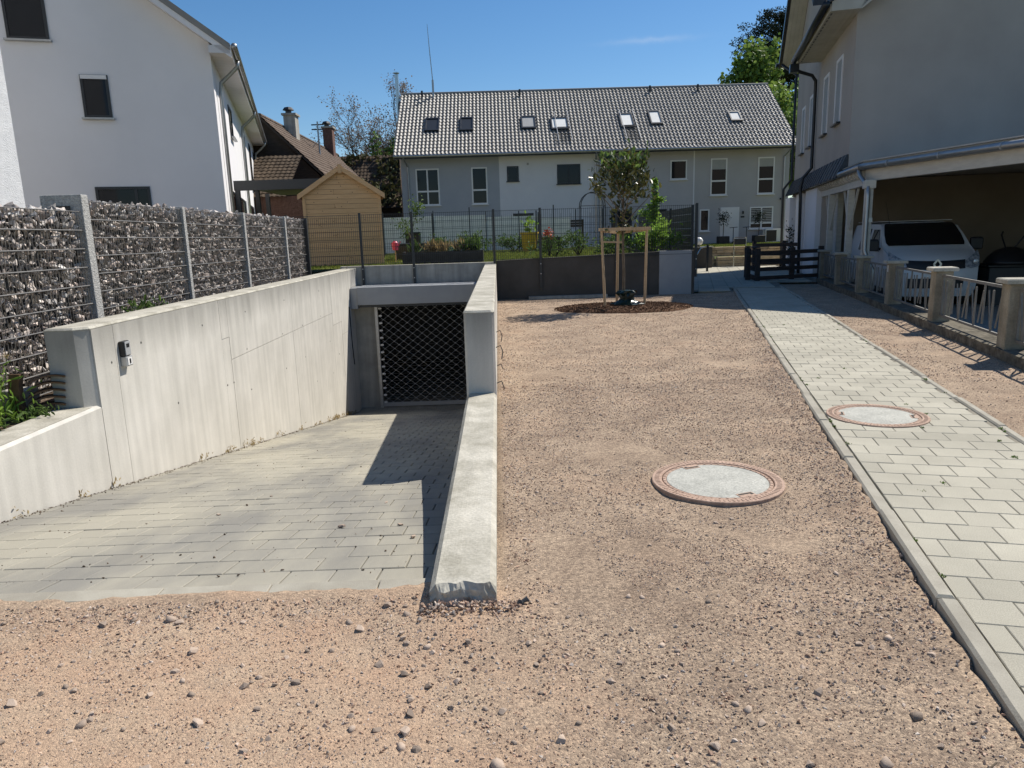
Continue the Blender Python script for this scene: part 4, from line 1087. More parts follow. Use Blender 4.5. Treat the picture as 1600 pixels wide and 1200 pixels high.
for x0, x1 in ((6.2, 7.3), (8.1, 9.2), (-3.9, -2.8), (.9, 2.0)): window(t, x0, x1, .95, 2.75, YF, fm='dark_frame' if x0 > 0 else 'white_frame')
d = MB().box(12.18, 13.08, YF - .04, YF + .02, .84, 2.68).build('door', 'white_frame', t)
MB().box(12.12, 12.178, YF - .03, YF + .02, .84, 2.74).build('door_frame', 'white_frame', d); MB().box(13.082, 13.14, YF - .03, YF + .02, .84, 2.74).build('door_frame', 'white_frame', d)
MB().box(12.178, 13.082, YF - .03, YF + .02, 2.682, 2.74).build('door_frame', 'white_frame', d)
MB().tube([(12.30, YF - .07, 1.4), (12.30, YF - .07, 2.0)], .014, 6).build('handle', 'steel', d)
MB().tube([(13.33, YF - .09, 2.36), (13.33, YF - .09, 2.52)], .05, 8).build('wall_lamp', 'black', t)
MB().box(13.23, 13.43, YF - .02, YF - .002, 2.17, 2.26).build('number_plate', 'dark_frame', t)
MB().box(1.69, 1.80, YF - .06, YF - .002, 5.24, 5.35).build('wall_vent', 'blind', t)
MB().tube([(15.33, YF - .1, 3.05), (15.33, YF - .1, 3.15)], .045, 8).build('camera_dome', 'black', t)
# roof windows
nv = Vector((0, -math.sin(PIT), math.cos(PIT))); uv_ = Vector((0, math.cos(PIT), math.sin(PIT)))
def roofpt(x, zz, h=0.0):
    k = (zz - Z0) / math.sin(PIT); return Vector((x, Y0, Z0)) + uv_ * k + nv * h
def rooflight(x0, x1, z0, z1, shade=None, openq=False):
    def rbox(mb, xa, xb, za, zb, h0, h1):
        vs = [roofpt(x, z, h) for h in (h0, h1) for x, z in ((xa, za), (xb, za), (xb, zb), (xa, zb))]
        return mb.add(vs, [(3, 2, 1, 0), (4, 5, 6, 7), (0, 1, 5, 4), (1, 2, 6, 5), (2, 3, 7, 6), (3, 0, 4, 7)])
    f = MB(); e = .07
    rbox(f, x0, x0 + e, z0, z1, 0, .15); rbox(f, x1 - e, x1, z0, z1, 0, .15); rbox(f, x0 + e, x1 - e, z0, z0 + e, 0, .15); rbox(f, x0 + e, x1 - e, z1 - e, z1, 0, .15)
    w = f.build('roof_window', 'dark_frame', t)
    rbox(MB(), x0 + e + .002, x1 - e - .002, z0 + e + .002, z1 - e - .002, .02, .11).build('pane', 'glass' if not shade else shade, w)
    return w
for a in ((-3.72, -2.95, 7.15, 7.95, 'dark_frame'), (-1.83, -1.1, 7.12, 7.93, 'dark_frame'), (1.5, 2.28, 7.13, 7.9, 'blind'), (3.1, 4.03, 7.02, 7.76, 'white_board'), (6.86, 7.6, 7.04, 7.9, 'white_board'), (8.5, 9.15, 7.17, 8.02, 'white_board'), (12.87, 13.5, 7.23, 7.83, 'white_board')):
    rooflight(*a)
# snow guards, vent pipes, flue, mast
for xa in (3.35, 6.95):
    for dx_ in (0, .72):
        a = roofpt(xa + dx_, 8.1, .16); b = roofpt(xa + dx_ + .06, 6.25, .16)
        MB().tube([a, b], .022, 6).build('ladder_rail', 'galv', t)
    for k in range(9):
        zz = 6.3 + k * .1
        MB().tube([roofpt(xa + .02, zz, .16), roofpt(xa + .76, zz, .16)], .014, 5).build('ladder_rung', 'black', t)
for x_, zz in ((-4.02, 9.40), (1.55, 9.32), (9.0, 9.33), (11.75, 9.33)):
    p = roofpt(x_, zz, 0); MB().tube([p, p + Vector((0, 0, .42))], .06, 8).build('vent_pipe', 'black', t)
p = Vector((-5.42, 43.9, 0)); MB().tube([(-5.42, 43.9, .8), (-5.42, 43.9, 10.75)], .11, 10).build('flue', 'steel', t)
MB().tube([(-5.42, 43.9, 10.80), (-5.42, 43.9, 10.86)], .17, 10).build('flue_cap', 'steel', t)
p = roofpt(-3.38, 9.45, 0); MB().tube([p, p + Vector((0, 0, .95))], .06, 8).build('mast_foot', 'zinc', t)
MB().tube([p + Vector((0, 0, .9)), p + Vector((-.1, 0, 2.6)), p + Vector((-.16, 0, 3.9))], [.03, .025, .012], 6).build('antenna_mast', 'zinc', t)

# ================================================================== LEFT HOUSE (own frame: gable wall on y = 0, long side on x = 0)
t = thing('white_house', 'tall white plastered house with a zinc gutter behind the gabion wall', 'house', (-4.5, 5, .2), FL)
WH = 9.4; LH = 17.5; EZ = 6.42; sl_ = .71; AP = EZ + WH / 2 * sl_
MB().prism([(-WH, .2), (0, .2), (0, EZ), (-WH / 2, AP), (-WH, EZ)], 'y', 0, LH).build('wall', 'plaster_white', t, fix=True)
OV, GV = .50, .38
def roofslab(xa, za, xb, zb, th, y0, y1): return MB().prism([(xa, za), (xb, zb), (xb, zb + th), (xa, za + th)], 'y', y0, y1)
ez = EZ - OV * sl_ + .10
roofslab(OV, ez, -WH / 2, AP + .12, .16, -GV, LH + .3).build('roof', 'tile_grey', t, fix=True)
roofslab(-WH - OV, ez, -WH / 2 - .001, AP + .12, .16, -GV, LH + .3).build('roof', 'tile_grey', t, fix=True)
roofslab(OV + .01, ez - .16, -WH / 2, AP - .04, .15, -GV + .02, -GV + .06).build('verge_board', 'plaster_white', t, fix=True)
# sloping boarded soffit under the verge and level soffit under the eave
roofslab(0, EZ - .03, -WH / 2, AP - .03, .02, -GV + .06, -.002).build('verge_soffit', 'soffit', t, fix=True)
nb = 46
for k in range(nb):
    y0 = -GV + .07 + k * (LH + .2) / nb
    MB().box(.003, OV - .02, y0 + .004, y0 + (LH + .2) / nb - .004, ez - .055, ez - .04).build('soffit_board', 'soffit', t)
MB().box(.0, OV - .021, -GV + .02, -GV + .06, ez - .058, ez + .12).build('verge_end', 'soffit', t)
MB().box(OV - .02, OV + .015, -GV, LH + .28, ez - .06, ez + .13).build('fascia', 'plaster_white', t)
MB().tube([(OV + .09, -GV - .02, ez + .10), (OV + .09, LH + .3, ez + .06)], .075, 10).build('gutter', 'zinc', t, smooth=True)
for y_ in (.75, 8.3, 16.6):
    MB().tube([(OV + .08, y_, ez + .04), (OV + .06, y_, ez - .12), (OV - .12, y_ + .02, ez - .3), (.12, y_ + .05, ez - .52), (.09, y_ + .05, ez - .75), (.09, y_ + .05, .3)], .05, 8).build('downpipe', 'zinc', t, smooth=True)
def gwin(x0, x1, z0, z1, **k): return window(t, x0, x1, z0, z1, 0.0, fm='dark_frame', fw=.06, **k)
gwin(-2.95, -2.35, 4.63, 5.60, shutter=.10, sillm='zinc')
gwin(-4.32, -3.46, 6.33, 7.75, sillm='zinc')
gwin(-2.95, -1.73, 1.4, 3.03, mull=-2.05, sillm='zinc')
def fwin(y0, y1, z0, z1, sillq=True):
    fr = MB(); f = .06
    fr.box(-.02, .03, y0, y0 + f, z0, z1); fr.box(-.02, .03, y1 - f, y1, z0, z1); fr.box(-.02, .03, y0 + f, y1 - f, z1 - f, z1); fr.box(-.02, .03, y0 + f, y1 - f, z0, z0 + f)
    w = fr.build('window', 'dark_frame', t)
    MB().box(-.01, .012, y0 + f + .002, y1 - f - .002, z0 + f + .002, z1 - f - .002).build('pane', 'glass', w)
    if sillq: MB().box(.032, .12, y0 - .05, y1 + .05, z0 - .04, z0 - .004).build('sill', 'zinc', w)
fwin(3.9, 4.9, 4.75, 5.65); fwin(9.6, 10.7, 3.9, 5.65); fwin(13.2, 14.3, 3.9, 5.70); fwin(16.3, 17.0, 4.2, 5.7)
fwin(2.3, 3.2, 1.2, 3.05); fwin(5.3, 7.4, .8, 3.05, False); fwin(10.5, 12.5, .8, 3.05, False)
MB().box(.004, .05, 7.45, 8.1, .8, 3.05).build('shutter', 'white_frame', t)

# bright neighbour wall at the far left
t = thing('plaster_annex', 'sunlit rough white plaster building left of the shaded gable', 'building', (-12, 10, .1))
MB().box(-17, -9.05, 3, 14.5, .1, 9.5).build('wall', 'plaster_rough', t)
MB().box(-17.2, -8.7, 2.8, 14.8, 9.5, 9.75).build('roof', 'tile_grey', t)

# ================================================================== TERRACE CANOPY
t = thing('terrace_canopy', 'black flat terrace canopy on posts between the white house and the shed', 'canopy', (-6.0, 23, .9))
MB().box(-7.40, -4.4, 21.3, 21.42, 3.05, 3.32).build('front_beam', 'anthracite', t)
MB().box(-7.40, -4.4, 21.425, 26, 3.18, 3.30).build('roof', 'anthracite', t)
for x_, y_ in ((-7.32, 21.36), (-4.5, 21.36), (-7.35, 23.2), (-7.6, 25.0)): MB().box(x_ - .06, x_ + .06, y_ - .055, y_ + .055, .88, 3.05 if y_ < 21.4 else 3.178).build('post', 'anthracite', t)
t = thing('canopy_screen', 'dark screen panel below the black terrace canopy', 'screen', (-5.9, 25.2, .88))
for k in range(4): MB().box(-7.3 + k * .75, -6.58 + k * .75, 25.15, 25.2, .88, 2.3).build('panel', 'timber_dark', t)

# ================================================================== OLD BARN HOUSE with brown tiles
t = thing('old_barn', 'old barn house with brown tiled roof and two chimneys behind the shed', 'house', (-12, 45, .5))
GYB = 36.0; AXB, AZB = -10.97, 7.45; EXB, EZB = -8.0, 4.55; BL = 17.0
MB().prism([(2 * AXB - EXB + .3, .4), (EXB - .3, .4), (EXB - .3, EZB), (AXB, AZB - .15), (2 * AXB - EXB + .3, EZB)], 'y', GYB + .3, GYB + BL).build('wall', 'timber_dark', t, fix=True)
k = math.hypot(EXB - AXB, AZB - EZB)
xf = slope_xf((EXB, GYB, EZB), (0, 1, 0), (AXB - EXB, 0, AZB - EZB))
tile_roof('roof_tiles', 0, BL, k, .22, .30, .03, 'tile_brown', t, xf, .03, 4)
xf = slope_xf((2 * AXB - EXB, GYB + BL, EZB), (0, -1, 0), (EXB - AXB, 0, AZB - EZB))
tile_roof('roof_tiles', 0, BL, k, .22, .30, .03, 'tile_brown', t, xf, .03, 4)
MB().prism([(EXB, EZB - .03), (AXB, AZB - .03), (2 * AXB - EXB, EZB - .03), (2 * AXB - EXB, EZB - .15), (AXB, AZB - .17), (EXB, EZB - .15)], 'y', GYB + .02, GYB + BL - .02).build('roof_deck', 'timber_dark', t, fix=True)
for kk in range(48):
    y_ = GYB + kk * BL / 48; MB().tube([(AXB, y_, AZB + .02), (AXB, y_ + .38, AZB + .03)], [.11, .10], 7).build('ridge_tile', 'tile_brown', t)
for (cx, cy, h, m) in ((AXB + .35, 40.2, .62, 'concrete_grey'), (AXB + .25, 49.5, 1.3, 'brick_red')):
    c_ = MB().box(cx - .3, cx + .3, cy - .35, cy + .35, AZB - .6, AZB + h).build('chimney', m, t)
    MB().box(cx - .38, cx + .38, cy - .43, cy + .43, AZB + h, AZB + h + .1).build('chimney_cap', 'concrete_grey', c_)
    MB().lathe([(.16, 0), (.16, .16), (.3, .2), (.2, .33), (.02, .37)], 10, (cx - .1, cy, AZB + h + .1)).build('cowl', 'black', c_)
pl = MB().tube([(-9.9, 43.0, 5.6), (-9.9, 43.0, 8.2)], .05, 6).build('service_mast', 'zinc', t)
for zz in (7.75, 8.0): MB().box(-10.25, -9.55, 42.97, 43.03, zz, zz + .06).build('cross_arm', 'black', pl)
MB().tube([(-9.9, 43.0, 7.2), (-10.9, 43.0, 6.2)], .025, 5).build('stay', 'zinc', pl)
# lower lean-to with a brick wall
t = thing('brick_leanto', 'low red brick outbuilding with a sagging tiled roof behind the canopy', 'outbuilding', (-10, 33, .5))
MB().box(-12.5, -7.2, 32.5, 35.8, .4, 3.55).build('wall', 'brick_red', t)
xf = slope_xf((-12.9, 32.2, 3.5), (1, 0, 0), (0, 1, .62))
tile_roof('roof_tiles', 0, 3.9, 3.9, .22, .30, .03, 'tile_old', t, xf, .03, 4)

# overgrown barn
t = thing('overgrown_barn', 'low barn with a dark weathered roof overgrown with creeper left of the terrace', 'barn', (-6.5, 52, .5))
MB().box(-11.5, -2.0, 49.5, 56, .4, 3.9).build('wall', 'timber_dark', t)
xf = slope_xf((-11.8, 48.9, 3.6), (1, 0, 0), (0, 1, 1.02))
tile_roof('roof_tiles', 0, 10, 5.2, .24, .32, .03, 'tile_old', t, xf, .03, 4)
MB().box(-11.8, -1.8, 52.55, 52.8, 7.18, 7.33).build('ridge', 'tile_old', t)
n = 2600; u = rng.uniform(0, 10, n); v = rng.uniform(0, 5.0, n)
kk = np.array([mnoise.noise((a * .5, b * .5, 3)) for a, b in zip(u, v)]) + rng.uniform(-.25, .25, n) > .02
u, v = u[kk], v[kk]; q = np.stack([-11.8 + u, 48.9 + v * .7 - .1, 3.6 + v * .714 + .12], 1)
link('creeper', leaf_mesh('creeper', q - np.array(OFF[t.name]), .3, 'leaf_ivy', .8, .4), t)['kind'] = 'stuff'

# ================================================================== WOODEN SHED
t = thing('garden_shed', 'new pine garden shed with a gable front behind the mesh fence', 'shed', (-4.22, 20.5, .88), Matrix.Translation((-4.22, 20.5, 0)) @ Matrix.Rotation(R(10.5), 4, 'Z') @ Matrix.Translation((4.22, -20.5, 0)))
SX0, SX1, SY = -5.24, -3.20, 20.5; SE, SPK = 2.83, 3.50; cx = (SX0 + SX1) / 2
MB().prism([(SX0 + .02, .9), (SX1 - .02, .9), (SX1 - .02, SE), (cx, SPK - .06), (SX0 + .02, SE)], 'y', SY + .02, SY + 2.2).build('carcass', 'knot', t, fix=True)
z = .90; bh = .128; i = 0
while z < SPK - .08:
    z1 = min(z + bh, SPK - .05)
    def half(zz): return (SX1 - SX0) / 2 if zz <= SE else (SX1 - SX0) / 2 * max(0, (SPK - zz)) / (SPK - SE)
    ha, hb_ = half(z), half(z1)
    if ha > .06:
        segs_ = [(-ha, ha)] if i % 3 else [(-ha, -ha * .2), (-ha * .2, ha)]
        for sa, sb in segs_:
            ta = sa * (hb_ / ha) if abs(sa) == ha else sa; tb = sb * (hb_ / ha) if abs(sb) == ha else sb
            bo = MB().add([(cx + sa + .002, SY, z + .004), (cx + sb - .002, SY, z + .004), (cx + tb - .002, SY, z1 - .003), (cx + ta + .002, SY, z1 - .003),
                           (cx + sa + .002, SY + .019, z + .004), (cx + sb - .002, SY + .019, z + .004), (cx + tb - .002, SY + .019, z1 - .003), (cx + ta + .002, SY + .019, z1 - .003)],
                          [(3, 2, 1, 0), (4, 5, 6, 7), (0, 1, 5, 4), (1, 2, 6, 5), (2, 3, 7, 6), (3, 0, 4, 7)]).build('board', 'pine', t, fix=True)
            for _ in range(int(rng.integers(1, 4))):
                kx, kz = cx + rng.uniform(sa * .9, sb * .9), z + bh * rng.uniform(.3, .7)
                MB().box(kx - .012, kx + .012, SY - .002, SY + .001, kz - .008, kz + .008).build('knot', 'knot', bo)
    z += bh; i += 1
z = .90
while z < SE - .02:
    MB().box(SX1 - .019, SX1, SY + .021, SY + 2.2, z + .004, z + bh - .003).build('board', 'pine', t); z += bh
for sx in (SX0 - .03, SX1 - .05): MB().box(sx, sx + .08, SY - .02, SY - .001, .9, SE - .02).build('corner_trim', 'pine', t)
for s_ in (-1, 1):
    e = cx + s_ * 1.16
    MB().add([(cx, y, z) for y in (SY - .12, SY + 2.3) for z in (SPK + .02, SPK + .07)] + [(e, y, z) for y in (SY - .12, SY + 2.3) for z in (SE - .07, SE - .02)],
             [(0, 1, 5, 4), (2, 6, 7, 3), (0, 4, 6, 2), (1, 3, 7, 5), (0, 2, 3, 1), (4, 5, 7, 6)]).build('roof_panel', 'knot', t, fix=True)
    MB().add([(cx, y, z) for y in (SY - .15, SY - .122) for z in (SPK - .06, SPK + .08)] + [(e, y, z) for y in (SY - .15, SY - .122) for z in (SE - .15, SE - .01)],
             [(0, 1, 5, 4), (2, 6, 7, 3), (0, 4, 6, 2), (1, 3, 7, 5), (0, 2, 3, 1), (4, 5, 7, 6)]).build('barge_board', 'pine', t, fix=True)
MB().box(cx - .05, cx + .05, SY - .17, SY - .151, SPK - .14, SPK + .09).build('finial', 'pine', t)
MB().box(SX0, SX1, SY + .03, SY + 2.2, .80, .898).build('base_frame', 'timber_dark', t)

# ================================================================== MESH FENCE on the garden wall
t = thing('mesh_fence', 'anthracite double bar mesh fence along the garden wall', 'fence', (0, 18.57, .5))
FY = 18.565; posts = [(-5.25, .2), (-3.42, .42), (-2.13, .45), (-.085, .1), (1.08, .25), (3.0, .3), (5.03, .4)]
for x_, zb in posts:
    p = MB().box(x_ - .03, x_ + .03, FY - .02, FY + .02, zb, 2.23).build('post', 'anthracite', t)
    for zz in (.6, .85): MB().box(x_ - .012, x_ + .012, FY - .032, FY - .021, zz - .012, zz + .012).build('bolt', 'galv', p)
vw = MB()
for (a, _), (b, _) in zip(posts[:-1], posts[1:]):
    z = .985; k = 0
    while z < 2.19:
        for dy_ in (-.009, .009): MB().box(a + .03, b - .03, FY + .028 + dy_ - .004, FY + .028 + dy_ + .004, z - .004, z + .004).build('rail_wire', 'anthracite', t)
        z += .2
    x_ = a + .05
    while x_ < b - .02:
        vw.box(x_ - .0033, x_ + .0033, FY + .025, FY + .030, .955, 2.2); x_ += .05
vw.build('upright_wires', 'anthracite', t)['kind'] = 'stuff'
# side return with dark privacy strips
t = thing('screen_fence', 'dark slatted privacy fence running back from the corner post', 'fence', (5.0, 24, 1.0))
for (ya, yb) in ((18.9, 21.3), (21.3, 23.7), (23.7, 26.1)):
    MB().box(4.98, 5.04, ya - .03, ya + .03, 1.0, 2.2).build('post', 'anthracite', t)
    for k in range(6): MB().box(5.0, 5.012, ya + .04, yb - .04, 1.08 + k * .18, 1.25 + k * .18).build('slat', 'anthracite', t)

# back fence, white board screen
t = thing('white_screen', 'low white board screen across the back of the lawn', 'screen', (-1, 34, .88))
for x0, x1, top in ((-5.2, -2.9, 2.55), (-2.9, -.5, 2.55), (-.5, 1.9, 2.45), (1.9, 3.4, 2.35)):
    z = .95
    while z < top - .05:
        MB().box(x0 + .02, x1 - .02, 34, 34.04, z, min(z + .215, top)).build('board', 'white_board', t); z += .22
    MB().box(x0 - .018, x0 + .018, 33.96, 34.0, .88, top + .25).build('post', 'anthracite', t)
t = thing('back_fence', 'thin dark garden fence with tall posts before the white screen', 'fence', (0, 30, .88))
vw = MB()
for k, x_ in enumerate((-4.6, -2.6, -1.1, .9, 1.6, 2.3, 3.2, 4.3)):
    MB().box(x_ - .022, x_ + .022, 30, 30.04, .88, 2.55 + .2 * (k % 3 == 2)).build('post', 'anthracite', t)
for z in np.arange(1.0, 2.4, .2): MB().box(-4.6, 4.3, 30.01, 30.022, z - .004, z + .004).build('rail_wire', 'anthracite', t)
for x_ in np.arange(-4.6, 4.3, .4): vw.box(x_ - .004, x_ + .004, 30.022, 30.03, .9, 2.4)
vw.build('upright_wires', 'anthracite', t)['kind'] = 'stuff'

# ================================================================== RIGHT HOUSE (frame of the footpath: x across, y along)
t = thing('right_house', 'large cream plastered house with black gutters above the carport', 'house', (9, 27, -.3), FP @ Matrix.Translation((-.2, -1.1, 0)))
t.scale = (1, 1, .965)
HT = 4.0
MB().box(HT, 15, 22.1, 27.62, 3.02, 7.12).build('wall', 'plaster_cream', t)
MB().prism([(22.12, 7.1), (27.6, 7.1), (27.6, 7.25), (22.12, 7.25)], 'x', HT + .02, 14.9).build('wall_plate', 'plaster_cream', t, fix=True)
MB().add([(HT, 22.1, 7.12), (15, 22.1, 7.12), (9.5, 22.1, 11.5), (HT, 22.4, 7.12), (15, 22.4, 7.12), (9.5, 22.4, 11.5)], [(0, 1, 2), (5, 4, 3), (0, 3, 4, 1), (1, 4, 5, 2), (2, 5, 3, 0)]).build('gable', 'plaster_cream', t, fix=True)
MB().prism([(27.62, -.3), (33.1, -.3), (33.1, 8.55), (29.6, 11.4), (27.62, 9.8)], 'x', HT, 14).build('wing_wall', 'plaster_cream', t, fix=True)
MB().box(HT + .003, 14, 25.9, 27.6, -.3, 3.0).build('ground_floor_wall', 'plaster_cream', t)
MB().box(HT - .16, HT - .002, 26.0, 28.4, -.1, 2.86).build('pilaster', 'plaster_white', t)
MB().box(HT - .14, HT - .002, 29.6, 31.0, -.1, 2.86).build('pilaster', 'plaster_white', t)
MB().box(HT - .3, HT - .002, 31.5, 33.0, -.1, 2.80).build('pilaster', 'plaster_white', t)
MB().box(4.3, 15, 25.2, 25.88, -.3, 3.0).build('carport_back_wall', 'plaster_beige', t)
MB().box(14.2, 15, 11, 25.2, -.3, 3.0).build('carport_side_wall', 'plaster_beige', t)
# eave: boarded soffit, fascia, gutter, roof slopes
EV = 3.30
for k in range(5):
    x0 = EV + .03 + k * .135
    MB().box(x0 + .002, x0 + .131, 21.72, 27.6, 6.985, 7.005).build('soffit_board', 'soffit_old', t)
ven = MB()
for k in range(18): ven.box(EV + .05, EV + .09, 21.9 + k * .31, 22.08 + k * .31, 6.980, 6.9845)
ven.build('soffit_vents', 'black', t)['kind'] = 'stuff'
MB().box(EV + .0, EV + .028, 21.70, 27.6, 6.98, 7.16).build('fascia', 'soffit_old', t)
MB().prism([(EV + .03, 6.98), (HT - .02, 6.98), (HT + .2, 7.2), (HT + .2, 7.75), (EV + .03, 7.2)], 'y', 21.66, 21.70).build('verge_board', 'soffit_old', t, fix=True)
MB().prism([(HT - .02, 6.98), (HT + .02, 6.98), (9.5, 11.25), (9.5, 11.6), (HT + .2, 7.42)], 'y', 21.66, 21.70).build('verge_board', 'soffit_old', t, fix=True)
MB().prism([(EV - .04, 7.17), (9.5, 11.75), (9.5, 11.95), (EV - .04, 7.34)], 'y', 21.6, 27.75).build('roof', 'slate', t, fix=True)
MB().prism([(15.7, 7.17), (9.5, 11.75), (9.5, 11.95), (15.7, 7.34)], 'y', 21.6, 27.75).build('roof', 'slate', t, fix=True)
MB().tube([(EV - .11, 21.6, 7.14), (EV - .11, 27.75, 7.10)], .09, 10).build('gutter', 'black_metal', t, smooth=True)
# cross wing with its gable facing the path
def slab(sa, za, sb, zb, th, x0, x1): return MB().prism([(sa, za), (sb, zb), (sb, zb + th), (sa, za + th)], 'x', x0, x1)
slab(33.75, 8.15, 29.6, 11.5, .22, 3.38, 14).build('wing_roof', 'slate', t, fix=True)
slab(25.4, 8.15, 29.6, 11.5, .22, 3.38, 14).build('wing_roof', 'slate', t, fix=True)
for k in range(4): slab(33.7, 8.10, 29.6, 11.41, .03, 3.42 + k * .145, 3.42 + k * .145 + .14).build('soffit_board', 'soffit_old', t, fix=True)
slab(33.78, 8.10, 29.6, 11.47, .26, 3.30, 3.37).build('verge_board', 'black_metal', t, fix=True)
MB().tube([(3.2, 33.85, 8.25), (9, 33.85, 8.25)], .08, 8).build('gutter', 'black_metal', t)
# black rainwater pipes
MB().tube([(EV - .1, 27.62, 7.08), (EV - .1, 27.66, 6.85), (EV + .1, 27.7, 6.74), (HT - .22, 27.8, 6.62), (HT - .10, 27.85, 6.45), (HT - .09, 27.9, 6.2), (HT - .09, 27.9, 3.62), (3.66, 27.95, 3.3), (3.60, 27.95, 2.95), (3.62, 27.95, 2.6), (3.66, 27.95, -.1)], .055, 8).build('downpipe', 'black_metal', t, smooth=True)
MB().box(EV - .24, EV + .02, 27.5, 27.78, 6.72, 6.98).build('rainwater_head', 'black_metal', t)
MB().tube([(3.4, 33.5, 8.2), (HT - .06, 33.2, 7.7), (HT - .09, 33.15, 7.3), (HT - .09, 33.15, 3.6), (3.62, 33.2, 3.2), (3.64, 33.2, 0)], .055, 8).build('downpipe', 'black_metal', t, smooth=True)
# tall shuttered windows on the long side
def swin(s0, s1, z0, z1):
    f = MB(); w = .09
    f.box(HT - .03, HT + .02, s0, s0 + w, z0, z1); f.box(HT - .03, HT + .02, s1 - w, s1, z0, z1); f.box(HT - .03, HT + .02, s0 + w, s1 - w, z1 - w, z1)
    o = f.build('window', 'plaster_white', t)
    MB().box(HT - .012, HT + .01, s0 + w + .002, s1 - w - .002, z0, z1 - w - .002).build('shutter', 'blind', o)
    MB().box(HT - .11, HT - .002, s0 - .03, s1 + .03, z0 - .05, z0 - .004).build('sill', 'black_metal', o)
swin(23.62, 24.55, 4.55, 6.35); swin(25.72, 26.66, 4.5, 6.3); swin(28.7, 29.5, 4.45, 6.2); swin(30.6, 31.4, 4.4, 6.1)
# slate skirt above the ground floor
n = 44
for k in range(n):
    s0 = 22.12 + k * (33.1 - 22.12) / n; s1 = s0 + (33.1 - 22.12) / n - .03; l = .02 * (k % 2)
    MB().add([(x, y, z) for y in (s0, s1) for x, z in ((HT - .003, 3.50), (HT - .003, 2.96), (3.70 - l, 2.90), (3.72 - l, 2.97), (HT - .045 - l, 3.50))],
             [(0, 1, 2, 3, 4), (9, 8, 7, 6, 5)] + [(i, 5 + i, 5 + (i + 1) % 5, (i + 1) % 5) for i in range(5)]).build('slate', 'slate', t, fix=True)

# ================================================================== CARPORT
t = thing('carport', 'open carport with white timber posts and zinc gutters beside the fence', 'carport', (5, 19, -.3), FP)
A = (3.70, 18.62); B = (7.0, 11.75)
MB().add([(p[0], p[1], z) for z in (2.80, 2.97) for p in (A, B, (15.2, 11.75), (15.2, 22.08), (3.70, 22.08))],
         [(4, 3, 2, 1, 0), (5, 6, 7, 8, 9)] + [(i, (i + 1) % 5, 5 + (i + 1) % 5, 5 + i) for i in range(5)]).build('roof', 'soffit_old', t, fix=True)
MB().add([(p[0], p[1], z) for z in (2.975, 3.0) for p in ((3.66, 18.6), (6.98, 11.7), (15.2, 11.7), (15.2, 22.08), (3.66, 22.08))],
         [(4, 3, 2, 1, 0), (5, 6, 7, 8, 9)] + [(i, (i + 1) % 5, 5 + (i + 1) % 5, 5 + i) for i in range(5)]).build('roof_sheet', 'zinc', t, fix=True)
d = Vector((B[0] - A[0], B[1] - A[1], 0)).normalized(); nrm = Vector((-d.y, d.x, 0)) * -1
if nrm.x > 0: nrm = -nrm
g0 = Vector((A[0], A[1], 2.86)) + nrm * .09; g1 = Vector((B[0], B[1], 2.86)) + nrm * .09
MB().tube([g0 + Vector((-.02, .05, 0)), g1], .072, 10).build('gutter', 'zinc', t, smooth=True)
for k in range(5):
    c_ = g0.lerp(g1, .12 + k * .19); MB().tube([c_ - d * .015, c_ + d * .015], .082, 10).build('gutter_bracket', 'galv', t)
MB().tube([(A[0] - .10, 18.55, 2.86), (A[0] - .10, 26.0, 2.86)], .068, 10).build('gutter', 'zinc', t, smooth=True)
i0 = Vector((A[0], A[1], 0)) - nrm * .12; i1 = Vector((B[0], B[1], 0)) - nrm * .12
MB().bar((i0.x, i0.y, 2.67), (i1.x, i1.y, 2.67), .14, .255).build('front_beam', 'timber_white', t)
MB().box(3.76, 3.90, 18.55, 25.9, 2.46, 2.62).build('side_beam', 'timber_white', t)
for k in range(18):
    s0 = 18.75 + k * .40
    MB().prism([(3.66, 2.785), (3.66, 2.72), (3.72, 2.645), (3.80, 2.625), (4.3, 2.625), (4.3, 2.785)], 'y', s0, s0 + .11).build('rafter_end', 'timber_white', t, fix=True)
MB().box(3.68, 3.84, 18.16, 18.32, -.3, 2.55).build('post', 'timber_white', t, bevel=.008)
MB().box(3.64, 3.88, 18.12, 18.36, 2.36, 2.54).build('post_head', 'timber_white', t, bevel=.01)
for s0 in (20.5, 23.3):
    p = MB().box(3.75, 3.91, s0, s0 + .16, -.3, 2.458).build('post', 'timber_white', t, bevel=.008)
    for sg in (-1, 1): MB().bar((3.83, s0 + .08 + sg * .06, 1.45), (3.83, s0 + .08 + sg * .85, 2.44), .045, .05).build('brace', 'timber_white', p)
MB().box(4.05, 4.2, 23.6, 25.0, -.3, 2.8).build('inner_wall_post', 'timber_white', t)
MB().tube([(A[0] - .10, 18.62, 2.80), (A[0] - .08, 18.55, 2.66), (A[0] - .03, 18.35, 2.52), (A[0] + .02, 18.15, 2.38), (A[0] + .02, 18.12, 2.2), (A[0] + .02, 18.12, 1.0), (A[0] + .1, 18.05, .75), (A[0] + .2, 18.0, .55), (A[0] + .2, 18.0, -.3)], .05, 8).build('downpipe', 'zinc', t, smooth=True)
MB().box(3.67, 3.85, 18.14, 18.20, 1.62, 1.72).build('pipe_clamp', 'galv', t)

# ================================================================== VAN
VT, VS, VG = 5.24, 18.15, -.32
FV = FP @ Matrix.Translation((VT, VS, VG))
t = thing('delivery_van', 'white delivery van parked nose out under the carport', 'van', (0, 2.4, 0), FV)
